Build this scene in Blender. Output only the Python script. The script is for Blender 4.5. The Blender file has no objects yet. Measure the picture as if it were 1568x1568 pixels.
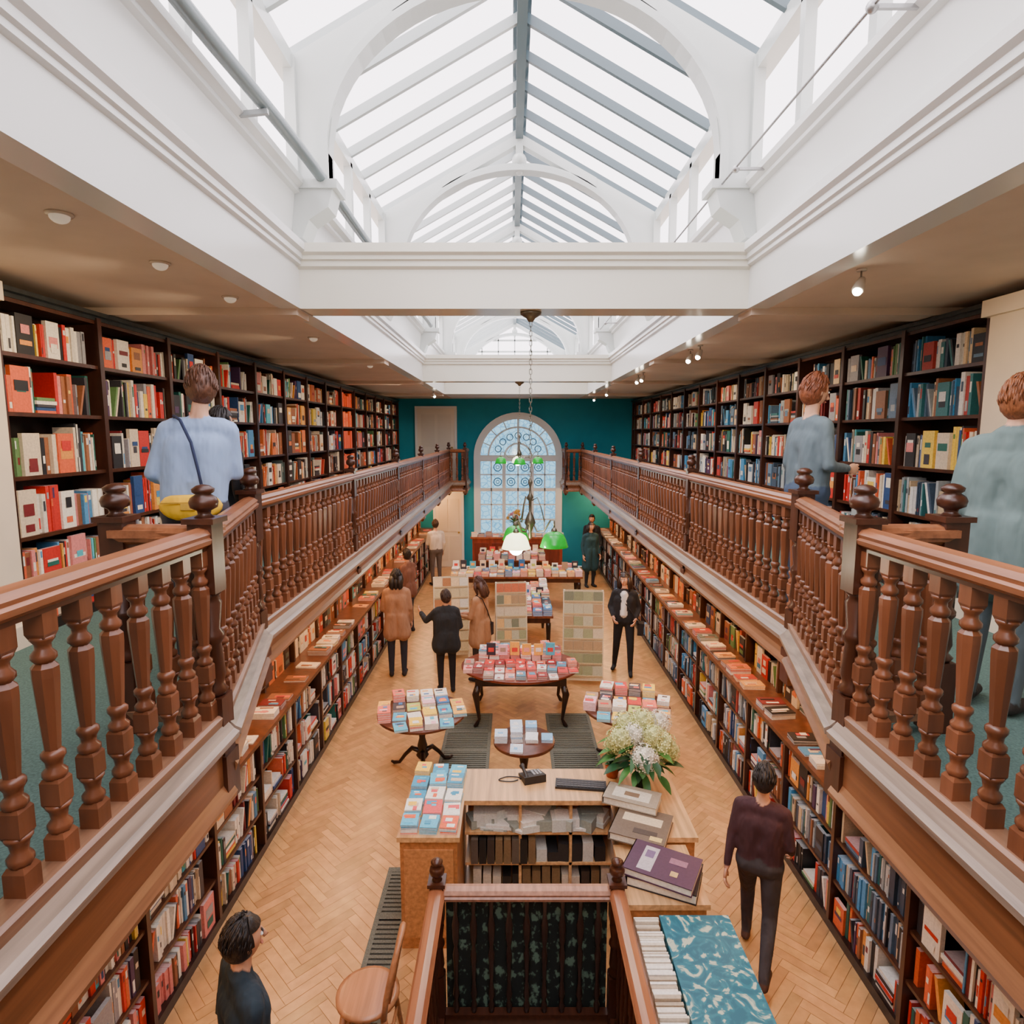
import bpy, math, random
import numpy as np
from mathutils import Vector, Matrix
R = random.Random(7)
sc = bpy.context.scene
try:
    sc.view_settings.view_transform = 'AgX'
    sc.view_settings.look = 'None'
    sc.view_settings.exposure = 0.28
except Exception: pass

def S(r,g,b):
    f=lambda c:(c/255/12.92) if c/255<=0.04045 else ((c/255+0.055)/1.055)**2.4
    return (f(r),f(g),f(b))

# ---------------------------------------------------------------- materials
def mat_vc(name, rough=.5, nscale=(4,4,4), namt=.15, bump=0.0, metal=0, coat=0, detail=4, bd=.01):
    m=bpy.data.materials.new(name); m.use_nodes=True
    nt=m.node_tree; b=nt.nodes['Principled BSDF']
    at=nt.nodes.new('ShaderNodeAttribute'); at.attribute_name='Col'
    tc=nt.nodes.new('ShaderNodeTexCoord'); mp=nt.nodes.new('ShaderNodeMapping')
    mp.inputs['Scale'].default_value=nscale
    nz=nt.nodes.new('ShaderNodeTexNoise'); nz.inputs['Scale'].default_value=1.0; nz.inputs['Detail'].default_value=detail
    nt.links.new(tc.outputs['Object'],mp.inputs['Vector']); nt.links.new(mp.outputs[0],nz.inputs['Vector'])
    mr=nt.nodes.new('ShaderNodeMapRange'); mr.inputs[1].default_value=.3; mr.inputs[2].default_value=.7
    mr.inputs[3].default_value=1-namt; mr.inputs[4].default_value=1+namt
    nt.links.new(nz.outputs['Fac'],mr.inputs[0])
    mx=nt.nodes.new('ShaderNodeVectorMath'); mx.operation='SCALE'
    nt.links.new(at.outputs['Color'],mx.inputs[0]); nt.links.new(mr.outputs[0],mx.inputs['Scale'])
    nt.links.new(mx.outputs[0],b.inputs['Base Color'])
    b.inputs['Roughness'].default_value=rough; b.inputs['Metallic'].default_value=metal
    if coat: b.inputs['Coat Weight'].default_value=coat
    if bump:
        bp=nt.nodes.new('ShaderNodeBump'); bp.inputs['Strength'].default_value=bump; bp.inputs['Distance'].default_value=bd
        nt.links.new(nz.outputs['Fac'],bp.inputs['Height']); nt.links.new(bp.outputs[0],b.inputs['Normal'])
    return m
def mat_em(name,col,st):
    m=bpy.data.materials.new(name); m.use_nodes=True
    b=m.node_tree.nodes['Principled BSDF']; b.inputs['Base Color'].default_value=(*col,1)
    b.inputs['Emission Color'].default_value=(*col,1); b.inputs['Emission Strength'].default_value=st
    return m
WOOD=mat_vc('varnished_wood',.3,(14,14,2.2),.3,.15)
WOODH=mat_vc('wood_along',.28,(30,1.6,30),.28,.1)
PAINT=mat_vc('white_gloss_paint',.22,(.8,.8,.8),.03)
MATTE=mat_vc('matte_plaster',.8,(3,3,3),.05,.05)
BOOK=mat_vc('book_covers',.5,(60,60,60),.12)
CLOTH=mat_vc('cloth',.9,(11,11,4.5),.12,.9,0,0,2,.035)
SKIN=mat_vc('skin',.5,(20,20,20),.06)
HAIR=mat_vc('hair',.45,(90,90,20),.4,.4)
FLOORM=mat_vc('parquet_varnish',.28,(9,9,9),.14,.05)
METAL=mat_vc('dark_metal',.35,(20,20,20),.1,0,.8)
CARPET=mat_vc('carpet',.95,(90,90,90),.3,.3)
LEAF=mat_vc('leaf',.5,(20,20,20),.25)
BULB=mat_em('warm_bulb',(1,.72,.4),14)
BULBW=mat_em('bright_bulb',(1,.9,.72),40)
BULBD=mat_em('dim_globe',(.9,.78,.62),.2)

# ---------------------------------------------------------------- mesh builder
class MB:
    def __init__(s): s.v=[];s.f=[];s.c=[];s.m=[];s.s=[]
    def add(s,vs,fs,col,mat=0,sm=False):
        o=len(s.v); s.v.extend([tuple(p) for p in vs])
        for f in fs:
            s.f.append(tuple(i+o for i in f)); s.c.append(col); s.m.append(mat); s.s.append(sm)
    def obj(s,name,mats,parent=None,loc=None,rotz=0):
        me=bpy.data.meshes.new(name); me.from_pydata(s.v,[],s.f)
        for m in mats: me.materials.append(m)
        me.polygons.foreach_set('material_index',s.m); me.polygons.foreach_set('use_smooth',s.s)
        ca=me.color_attributes.new(name='Col',type='FLOAT_COLOR',domain='CORNER')
        lt=np.empty(len(me.polygons),dtype=np.int32); me.polygons.foreach_get('loop_total',lt)
        cc=np.ones((len(s.c),4),dtype=np.float32); cc[:,:3]=np.array(s.c,dtype=np.float32)
        ca.data.foreach_set('color',np.repeat(cc,lt,axis=0).ravel())
        me.update()
        o=bpy.data.objects.new(name,me); sc.collection.objects.link(o)
        if parent: o.parent=parent
        if loc: o.location=loc
        o.rotation_euler[2]=rotz
        return o
BF=[(0,3,2,1),(4,5,6,7),(0,1,5,4),(1,2,6,5),(2,3,7,6),(3,0,4,7)]
def box(mb,x0,x1,y0,y1,z0,z1,col,mat=0):
    if x0>x1:x0,x1=x1,x0
    if y0>y1:y0,y1=y1,y0
    mb.add([(x0,y0,z0),(x1,y0,z0),(x1,y1,z0),(x0,y1,z0),(x0,y0,z1),(x1,y0,z1),(x1,y1,z1),(x0,y1,z1)],BF,col,mat)
def rbox(mb,cx,cy,z0,sx,sy,sz,a,col,mat=0):
    c,s_=math.cos(a),math.sin(a); P=[]
    for z in (z0,z0+sz):
        for (u,v) in ((-1,-1),(1,-1),(1,1),(-1,1)):
            x=u*sx/2;y=v*sy/2; P.append((cx+x*c-y*s_,cy+x*s_+y*c,z))
    mb.add(P,BF,col,mat)
def beam(mb,p0,p1,w,h,col,mat=0,up=(0,0,1)):
    p0=Vector(p0);p1=Vector(p1);d=(p1-p0).normalized();sd=d.cross(Vector(up))
    if sd.length<1e-4: sd=d.cross(Vector((0,1,0)))
    sd.normalize();u=sd.cross(d)
    P=[]
    for p in (p0,p1):
        for a,b in ((-1,-1),(1,-1),(1,1),(-1,1)): P.append(p+sd*a*w/2+u*b*h/2)
    mb.add(P,BF,col,mat)
def prism(mb,poly,z0,z1,col,mat=0):
    n=len(poly); vs=[(x,y,z0) for x,y in poly]+[(x,y,z1) for x,y in poly]
    mb.add(vs,[tuple(range(n))[::-1],tuple(range(n,2*n))]+[(i,(i+1)%n,n+(i+1)%n,n+i) for i in range(n)],col,mat)
def prism_xz(mb,poly,y0,y1,col,mat=0):
    n=len(poly); vs=[(x,y0,z) for x,z in poly]+[(x,y1,z) for x,z in poly]
    mb.add(vs,[tuple(range(n)),tuple(range(n,2*n))[::-1]]+[(i,n+i,n+(i+1)%n,(i+1)%n) for i in range(n)],col,mat)
def sweep(mb,prof,A,B,n,col,mat=0):
    k=len(prof); vs=[]
    for p in (A,B):
        for o,z in prof: vs.append((p[0]+n[0]*o,p[1]+n[1]*o,z))
    mb.add(vs,[(i,(i+1)%k,k+(i+1)%k,k+i) for i in range(k)]+[tuple(range(k))[::-1],tuple(range(k,2*k))],col,mat)
def lathe(mb,prof,c,segs,col,mat=0,M=None,sm=True,off=0):
    vs=[];fs=[]
    for z,r in prof:
        for i in range(segs):
            a=2*math.pi*(i+off)/segs; p=Vector((r*math.cos(a),r*math.sin(a),z))
            if M is not None:p=M@p
            vs.append((p[0]+c[0],p[1]+c[1],p[2]+c[2]))
    n=len(prof)
    for j in range(n-1):
        for i in range(segs):
            k=(i+1)%segs; fs.append((j*segs+i,j*segs+k,(j+1)*segs+k,(j+1)*segs+i))
    fs.append(tuple(range(segs))[::-1]); fs.append(tuple((n-1)*segs+i for i in range(segs)))
    mb.add(vs,fs,col,mat,sm)
def ell(mb,c,r,col,mat=0,segs=14,rings=10,M=None,fn=None,keep=None):
    vs=[];fs=[]
    U=[]
    for j in range(rings+1):
        t=math.pi*j/rings
        for i in range(segs):
            a=2*math.pi*i/segs; p=Vector((math.sin(t)*math.cos(a),math.sin(t)*math.sin(a),math.cos(t)))
            U.append(p.copy())
            if fn:p=fn(p)
            p=Vector((p[0]*r[0],p[1]*r[1],p[2]*r[2]))
            if M is not None:p=M@p
            vs.append((p[0]+c[0],p[1]+c[1],p[2]+c[2]))
    for j in range(rings):
        for i in range(segs):
            k=(i+1)%segs; f=(j*segs+i,(j+1)*segs+i,(j+1)*segs+k,j*segs+k)
            if keep is None or keep(sum((U[q] for q in f),Vector())/4): fs.append(f)
    mb.add(vs,fs,col,mat,True)
def tube(mb,pts,rad,col,mat=0,segs=8):
    pts=[Vector(p) for p in pts]; n=len(pts)
    if not hasattr(rad,'__len__'): rad=[rad]*n
    vs=[];fs=[];up=Vector((0.12,.95,.28)).normalized();prev=None
    for j,p in enumerate(pts):
        d=(pts[min(j+1,n-1)]-pts[max(j-1,0)]).normalized()
        if prev is None:
            a=d.cross(up)
            if a.length<.05:a=d.cross(Vector((1,0,0)))
        else: a=prev-d*prev.dot(d)
        a.normalize();prev=a;b=d.cross(a)
        for i in range(segs):
            t=2*math.pi*i/segs; vs.append(p+(a*math.cos(t)+b*math.sin(t))*rad[j])
    for j in range(n-1):
        for i in range(segs):
            k=(i+1)%segs; fs.append((j*segs+i,j*segs+k,(j+1)*segs+k,(j+1)*segs+i))
    fs.append(tuple(range(segs))[::-1]); fs.append(tuple((n-1)*segs+i for i in range(segs)))
    mb.add(vs,fs,col,mat,True)
def empty(name,loc=(0,0,0),rz=0,scale=1):
    e=bpy.data.objects.new(name,None); sc.collection.objects.link(e); e.location=loc; e.rotation_euler[2]=rz; e.scale=(scale,)*3
    return e
def lamp(name,kind,loc,energy,col,size=.05,rot=None,parent=None,**kw):
    l=bpy.data.lights.new(name,kind); l.energy=energy; l.color=col
    if kind in('POINT','SPOT'): l.shadow_soft_size=size
    for k,v in kw.items(): setattr(l,k,v)
    o=bpy.data.objects.new(name,l); sc.collection.objects.link(o); o.location=loc
    if rot:o.rotation_euler=rot
    if parent:o.parent=parent
    return o

# ---------------------------------------------------------------- colours
WHT=S(222,224,220); CREAM=S(226,210,186); CEIL=S(214,194,174)
BROWN=S(112,66,42); BROWND=S(70,38,24); BROWNL=S(146,92,60); DARK=S(36,22,18); LEDGE=S(140,122,106); BRAIL=S(134,98,74)
TEAL=S(14,138,160)
H=4.0; GF=2.58; CZ=5.04; XO=3.8; YE=18.6; YB=-2.0; LX=1.88
XB=2.48; GU=2.42

# ---------------------------------------------------------------- floor
mb=MB()
base=S(196,150,98)
HX,HY0,HY1=.6,1.2,3.74
for (x0,x1,y0,y1) in ((-XO,-HX,YB,YE),(HX,XO,YB,YE),(-HX,HX,YB,HY0),(-HX,HX,HY1,YE)):
    box(mb,x0,x1,y0,y1,-.2,-.004,tuple(c*.6 for c in base))
L,W=.40,.08; c45=math.cos(math.pi/4)
gap=.0016
for i in range(-260,260):
    for j in range(-40,40):
        ox=i*W+j*L; oy=i*W-j*L
        for kind in (0,1):
            if kind==0: q=[(ox+gap,oy+gap),(ox+L-gap,oy+gap),(ox+L-gap,oy+W-gap),(ox+gap,oy+W-gap)]
            else: q=[(ox-W+gap,oy+gap),(ox-gap,oy+gap),(ox-gap,oy+L-gap),(ox-W+gap,oy+L-gap)]
            P=[((x-y)*c45,(x+y)*c45+9) for x,y in q]
            cx=sum(p[0] for p in P)/4; cy=sum(p[1] for p in P)/4
            if abs(cx)>2.7 or cy<1.5 or cy>18.4: continue
            if abs(cx)<HX+.14 and cy<HY1+.14: continue
            k=R.uniform(.84,1.12)*(1.05 if kind else .93); t=R.uniform(-.03,.03)
            mb.add([(x,y,0) for x,y in P],[(0,1,2,3)],(base[0]*1.0*k,base[1]*(1.0+t)*k,base[2]*k))
mb.obj('floor',[FLOORM])

# ---------------------------------------------------------------- walls
for s,nm in ((-1,'left'),(1,'right')):
    mb=MB(); box(mb,s*XO,s*(XO+.2),YB,YE+.2,0,5.3,CREAM); mb.obj('wall_'+nm,[MATTE])
mb=MB(); box(mb,-XO,XO,YB-.2,YB,0,5.3,CREAM); mb.obj('wall_back',[MATTE])
mb=MB(); WC=.08; WR=1.22; WZ0=1.0; WSP=3.32; WT=5.16
box(mb,-XO,WC-WR,YE,YE+.2,0,WT,TEAL); box(mb,WC+WR,XO,YE,YE+.2,0,WT,TEAL); box(mb,WC-WR,WC+WR,YE,YE+.2,0,WZ0,TEAL)
N=24
for i in range(N):
    a0=math.pi*i/N;a1=math.pi*(i+1)/N
    x0=WC+WR*math.cos(a0);x1=WC+WR*math.cos(a1)
    prism_xz(mb,[(x1,WSP+WR*math.sin(a1)),(x0,WSP+WR*math.sin(a0)),(x0,WT),(x1,WT)],YE,YE+.2,TEAL)
mb.obj('wall_end',[MATTE])
mb=MB(); fy0,fy1=YE-.09,YE+.03
FW=S(214,224,226)
def ring(mb,cx,cz,r0,r1,y0,y1,col,a0=0,a1=math.pi,n=24,mat=0):
    for i in range(n):
        t0=a0+(a1-a0)*i/n;t1=a0+(a1-a0)*(i+1)/n
        prism_xz(mb,[(cx+r0*math.cos(t0),cz+r0*math.sin(t0)),(cx+r1*math.cos(t0),cz+r1*math.sin(t0)),(cx+r1*math.cos(t1),cz+r1*math.sin(t1)),(cx+r0*math.cos(t1),cz+r0*math.sin(t1))],y0,y1,col,mat)
ring(mb,WC,WSP,WR-.1,WR+.1,fy0,fy1,FW)
for x in (WC-WR-.1,WC+WR-.1): box(mb,x,x+.2,fy0,fy1,WZ0-.1,WSP,FW)
box(mb,WC-WR,WC+WR,fy0-.03,fy1,WSP-.12,WSP+.06,FW); box(mb,WC-WR-.15,WC+WR+.15,fy0-.08,fy1,WZ0-.1,WZ0+.05,FW)
for x in (-.42,.42): box(mb,WC+x-.05,WC+x+.05,fy0,fy1,WZ0,WSP,FW)
for x in (-.8,0,.8): box(mb,WC+x-.018,WC+x+.018,fy0+.02,fy1,WZ0,WSP,FW)
for z in (1.45,1.9,2.35,2.8): box(mb,WC-WR,WC+WR,fy0+.02,fy1,z-.018-(.03 if z==2.35 else 0),z+.018+(.03 if z==2.35 else 0),FW)
ring(mb,WC,WSP,.38,.43,fy0+.02,fy1,FW); ring(mb,WC,WSP,.86,.91,fy0+.02,fy1,FW)
beam(mb,(WC,YE-.02,WSP),(WC,YE-.02,WSP+1.15),.05,.05,FW)
for k in (1,2,3,5,6,7):
    a=math.pi*k/8; beam(mb,(WC+.88*math.cos(a),YE-.02,WSP+.88*math.sin(a)),(WC+1.15*math.cos(a),YE-.02,WSP+1.15*math.sin(a)),.06,.03,FW)
TRC=S(40,96,136)
for x in (-.61,-.21,.21,.61):
    for z in (2.58,3.02):
        ring(mb,WC+x,z,.105,.13,YE-.03,YE-.01,TRC,0,2*math.pi,14)
        ring(mb,WC+x,z,.04,.06,YE-.03,YE-.01,TRC,0,2*math.pi,8)
for k in range(1,8):
    a=math.pi*k/8; ring(mb,WC+.64*math.cos(a),WSP+.64*math.sin(a),.08,.105,YE-.03,YE-.01,TRC,0,2*math.pi,12)
win=mb.obj('window_1',[PAINT])
gm=bpy.data.materials.new('patterned_blue_glass'); gm.use_nodes=True; nt=gm.node_tree; nt.nodes.clear()
out=nt.nodes.new('ShaderNodeOutputMaterial'); tr=nt.nodes.new('ShaderNodeBsdfTransparent'); gl=nt.nodes.new('ShaderNodeBsdfGlossy'); ms=nt.nodes.new('ShaderNodeMixShader')
tc=nt.nodes.new('ShaderNodeTexCoord'); vo=nt.nodes.new('ShaderNodeTexVoronoi'); vo.inputs['Scale'].default_value=6; vo.feature='DISTANCE_TO_EDGE'
cr=nt.nodes.new('ShaderNodeValToRGB'); cr.color_ramp.elements[0].color=(.03,.12,.19,1); cr.color_ramp.elements[1].color=(.10,.22,.27,1); cr.color_ramp.elements[1].position=.1
nt.links.new(tc.outputs['Object'],vo.inputs['Vector']); nt.links.new(vo.outputs['Distance'],cr.inputs[0]); nt.links.new(cr.outputs[0],tr.inputs[0])
gl.inputs['Roughness'].default_value=.1; ms.inputs[0].default_value=.06
nt.links.new(tr.outputs[0],ms.inputs[1]); nt.links.new(gl.outputs[0],ms.inputs[2]); nt.links.new(ms.outputs[0],out.inputs[0])
mb=MB(); pts=[(WC-WR,WZ0),(WC+WR,WZ0)]+[(WC+WR*math.cos(math.pi*i/20),WSP+WR*math.sin(math.pi*i/20)) for i in range(21)]
mb.add([(x,YE+.05,z) for x,z in pts],[tuple(range(len(pts)))],(1,1,1)); mb.obj('glass',[gm],parent=win)
def door(name,x0,x1,z0,z1,col):
    mb=MB(); y=YE-.06; ye=YE-.005
    box(mb,x0,x1,y,ye,z0,z1,col)
    for a,b in ((x0-.07,x0),(x1,x1+.07)): box(mb,a,b,y-.03,ye,z0,z1+.07,WHT)
    box(mb,x0,x1,y-.03,ye,z1,z1+.07,WHT)
    h=z1-z0;w=x1-x0
    for (a,b) in ((.08,.42),(.48,.92)):
        for (p,q) in ((.1,.46),(.54,.9)):
            box(mb,x0+w*p,x0+w*q,y-.015,y,z0+h*a,z0+h*b,tuple(c*.93 for c in col))
    ell(mb,(x1-.08,y-.05,z0+h*.47),(.03,.03,.03),S(180,150,80))
    mb.obj(name,[PAINT])
door('door_1',-2.9,-1.8,GF,4.75,S(230,222,206)); door('door_2',-2.4,-1.62,0.005,2.25,S(236,220,190))

# ---------------------------------------------------------------- ceiling / lantern
mb=MB()
for s in (-1,1):
    box(mb,s*1.86,s*XO,YB,YE,CZ,CZ+.12,CEIL)
    for y in (5.3,8.85,12.4,16.2): box(mb,s*1.88,s*XO,y,y+.3,CZ-.06,CZ,CEIL)
box(mb,-1.86,1.86,16.5,YE,CZ,CZ+.12,WHT)
mb.obj('ceiling',[MATTE])
LY1=23.35
mb=MB()
prof=[(1.88,5.03),(1.85,5.03),(1.85,5.36),(1.82,5.37),(1.82,5.40),(1.80,5.41),(1.80,5.45),(1.77,5.47),(1.77,5.53),(1.90,5.55),(1.91,5.60),(1.87,5.94),(1.83,5.95),(1.83,5.98),(1.79,6.01),(1.79,6.06),(2.02,6.08),(2.02,5.03)]
for s in (-1,1):
    sweep(mb,[(s*a,z) for a,z in prof],(0,YB),(0,16.5),(1,0),WHT)
    sweep(mb,[(s*a,max(z,5.17)) for a,z in prof],(0,16.5),(0,LY1),(1,0),WHT)
box(mb,-2.0,2.0,LY1,LY1+.05,5.17,6.3,S(190,206,212)); box(mb,-2,2,YE+.2,LY1,5.17,5.2,WHT)
mb.obj('trim_1',[PAINT])
for i,(y0,y1) in enumerate(((5.3,5.62),(12.4,12.72),(16.3,16.6))):
    mb=MB()
    pr=[(0,5.03),(0,5.34),(-.03,5.36),(-.03,5.40),(-.05,5.41),(-.05,5.44),(-.08,5.46),(-.08,5.53),(y1-y0+.06,5.53),(y1-y0+.06,5.46),(y1-y0,5.4),(y1-y0,5.03)]
    sweep(mb,[(o+y0,z) for o,z in pr],(-1.86,0),(1.86,0),(0,1),S(230,228,212)); mb.obj('ceiling_beam',[PAINT])
EX,EZ,RZ=1.93,7.0,8.05
slope=(RZ-EZ)/EX
zr=lambda x:RZ-slope*abs(x)
AW,AS,AR=1.6,6.28,1.27
arch=lambda x:AS+AR*math.sqrt(max(0,1-(x/AW)**2))
TY=[-1.65,1.9,5.45,9.0,12.55,16.1,19.65,23.2]
TR=S(198,204,200)
for y in TY:
    mb=MB()
    xs=list(np.linspace(0,1.05,10))
    for s in (-1,1):
        for a,b in zip(xs[:-1],xs[1:]):
            for lo,hi in ((lambda x:zr(x)-.15,lambda x:zr(x)-.02),(arch,lambda x:arch(x)+.1)):
                prism_xz(mb,[(s*a,lo(a)),(s*b,lo(b)),(s*b,hi(b)),(s*a,hi(a))],y-.07,y+.07,TR)
        x2=list(np.linspace(1.05,1.6,14))
        for a,b in zip(x2[:-1],x2[1:]):
            prism_xz(mb,[(s*a,arch(a)),(s*b,arch(b)),(s*b,zr(b)-.02),(s*a,zr(a)-.02)],y-.06,y+.06,TR)
        prism_xz(mb,[(s*1.6,5.95),(s*1.93,5.95),(s*1.93,zr(1.93)-.02),(s*1.6,zr(1.6)-.02)],y-.06,y+.06,TR)
        for i in range(16):
            a0=math.pi/2*i/16;a1=math.pi/2*(i+1)/16
            P=lambda a,d:(s*(AW+d)*math.cos(a),AS+(AR+d)*math.sin(a))
            prism_xz(mb,[P(a0,0),P(a0,.06),P(a1,.06),P(a1,0)],y-.1,y+.1,TR)
        box(mb,s*1.6,s*1.66,y-.1,y+.1,5.95,AS,TR); box(mb,s*1.84,s*1.93,y-.1,y+.1,6.05,7.0,TR)
        prism_xz(mb,[(s*1.56,5.98),(s*1.9,5.98),(s*1.9,5.6),(s*1.82,5.6),(s*1.76,5.74),(s*1.6,5.84)],y-.12,y+.12,TR)
        box(mb,s*1.52,s*1.92,y-.14,y+.14,5.98,6.05,TR)
    box(mb,-.05,.05,y-.08,y+.08,7.6,8.0,TR)
    ell(mb,(0,y,7.7),(.1,.12,.1),TR); lathe(mb,[(0,.03),(.05,.06),(.1,.03)],(0,y,7.52),12,TR)
    mb.obj('roof_truss',[PAINT])
mb=MB()
BAR_LIT=S(176,184,182); BAR_BACKLIT=S(84,102,108)  # same white paint; lit left and backlit right slope put into the colours
n=int((LY1-YB)/.592)
for s,bc in ((-1,BAR_LIT),(1,BAR_BACKLIT)):
    for i in range(n+4):
        y=5.45-.592*12+i*.592
        if y>LY1: break
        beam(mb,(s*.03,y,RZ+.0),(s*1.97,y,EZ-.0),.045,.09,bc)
    box(mb,s*1.86,s*2.0,YB,LY1,6.9,7.03,TR)
    box(mb,s*1.88,s*1.96,YB,LY1,6.06,6.14,TR)
    y=5.45-.8875*8
    while y<LY1:
        box(mb,s*1.86,s*1.94,y-.04,y+.04,6.1,6.95,TR); y+=.8875
box(mb,-.05,.05,YB,LY1,RZ-.1,RZ+.06,BAR_BACKLIT)
box(mb,-.09,.09,YB,LY1,RZ+.05,RZ+.08,BAR_BACKLIT)
for z in (6.6,7.0,7.4): box(mb,-(8.05-z)/slope,(8.05-z)/slope,LY1-.05,LY1,z-.03,z+.03,TR)
for x in (-1.2,-.6,0,.6,1.2): box(mb,x-.02,x+.02,LY1-.05,LY1,6.3,zr(x),TR)
mb.obj('skylight_frame',[PAINT])
mb=MB(); tube(mb,[(-1.66+.02*math.sin(y*1.3),y,6.06+.025*math.sin(y*1.7)) for y in np.linspace(-1.5,12.3,50)],.045,S(110,126,128),0,10)
for y in (0.2,2.2,4.2,7.2,10.2): beam(mb,(-1.85,y,6.0),(-1.64,y,6.02),.03,.03,S(150,156,156))
mb.obj('wall_pipe',[PAINT])
mb=MB()
tube(mb,[(1.6,y,6.0-.01*math.sin(y)) for y in np.linspace(-1.5,12.3,30)],.008,S(150,150,150),0,6)
for y in (1.4,3.2,5.0,7.2,9.4,11.6): beam(mb,(1.84,y,6.0),(1.58,y,6.0),.02,.02,S(170,170,170)); ell(mb,(1.6,y,6.0),(.03,.03,.03),S(180,180,180))
mb.obj('tie_cable',[METAL])

# ---------------------------------------------------------------- galleries & balustrades
def baluster(mb,x,y,z,ang,c):
    M=Matrix.Rotation(ang,3,'Z')
    lathe(mb,[(0,.045),(.07,.045),(.085,.034)],(x,y,z),4,c,0,M,False,.5)
    lathe(mb,[(.08,.026),(.095,.034),(.11,.034),(.125,.022),(.15,.026),(.165,.036),(.175,.036)],(x,y,z),10,c)
    lathe(mb,[(.17,.036),(.18,.042),(.25,.042),(.26,.034)],(x,y,z),4,c,0,M,False,.5)
    lathe(mb,[(.255,.026),(.265,.034),(.28,.034),(.292,.022),(.31,.024),(.325,.033),(.34,.033),(.35,.022)],(x,y,z),10,c)
    lathe(mb,[(.345,.022),(.40,.026),(.58,.037),(.61,.037),(.625,.024)],(x,y,z),8,c,0,M,False,.5)
    lathe(mb,[(.62,.022),(.635,.034),(.65,.034),(.665,.022),(.68,.022),(.695,.033),(.705,.033)],(x,y,z),10,c)
    lathe(mb,[(.70,.034),(.715,.042),(.82,.042)],(x,y,z),4,c,0,M,False,.5)
def newel(mb,x,y,z0,z1,c,w=.055,fin=True):
    box(mb,x-w,x+w,y-w,y+w,z0,z0+.34*(z1-z0),c); h=z1-z0
    lathe(mb,[(0,w*.8),(.02*h,w*1.1),(.04*h,w*.7),(.08*h,w*.95),(.2*h,w*.72),(.22*h,w),(.24*h,w),(.26*h,w*.7),(.36*h,w*.95),(.38*h,w*.7),(.40*h,w*1.05)],(x,y,z0+.34*h),12,c)
    box(mb,x-w,x+w,y-w,y+w,z0+.74*h,z1,c)
    if fin:
        box(mb,x-w*1.3,x+w*1.3,y-w*1.3,y+w*1.3,z1,z1+.025,c)
        lathe(mb,[(0,w*.8),(.015,w*.5),(.03,w*.55),(.045,w*1.05),(.07,w*1.15),(.09,w*1.0),(.105,w*.6),(.115,w*.85),(.13,w*.9),(.145,w*.5),(.15,.005)],(x,y,z1+.025),14,c)
RAILP=[(-.05,0),(-.055,.02),(-.045,.03),(-.05,.045),(-.035,.066),(0,.075),(.035,.066),(.05,.045),(.045,.03),(.055,.02),(.05,0),(.03,-.015),(-.03,-.015)]
RZT=3.51
def rail_run(mb,A,B,n,spacing=.152,fascia=True,zb=2.70,zf=2.42):
    A=Vector(A);B=Vector(B);d=(B-A);Ln=d.length;d/=Ln; ang=math.atan2(d.y,d.x)
    sweep(mb,[(o*1.0,RZT+z) for o,z in RAILP],A,B,n,BROWNL,1)
    sweep(mb,[(-.03,RZT-.03),(.03,RZT-.03),(.03,RZT),(-.03,RZT)],A,B,n,BROWND,1)
    sweep(mb,[(-.05,zb-.05),(.05,zb-.05),(.055,zb-.01),(.04,zb),(-.04,zb),(-.055,zb-.01)],A,B,n,BRAIL,1)
    k=max(1,int(round((Ln)/spacing)))
    for i in range(k):
        t=(i+.5)*Ln/k
        v=R.uniform(.75,1.3); baluster(mb,A.x+d.x*t,A.y+d.y*t,zb,ang,tuple(c*v for c in BROWN))
    if fascia:
        sweep(mb,[(-.05,zf),(.045,zf),(.045,2.62),(-.05,2.65)],A,B,n,S(126,80,50),1)
        sweep(mb,[(0,2.56),(.10,2.57),(.105,2.60),(.08,2.615),(.05,2.65),(0,2.65)],A,B,n,LEDGE,1)
        sweep(mb,[(0,zf-.03),(.07,zf-.03),(.08,zf),(.06,zf+.03),(.045,zf+.06),(0,zf+.06)],A,B,n,S(134,90,60),1)
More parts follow.
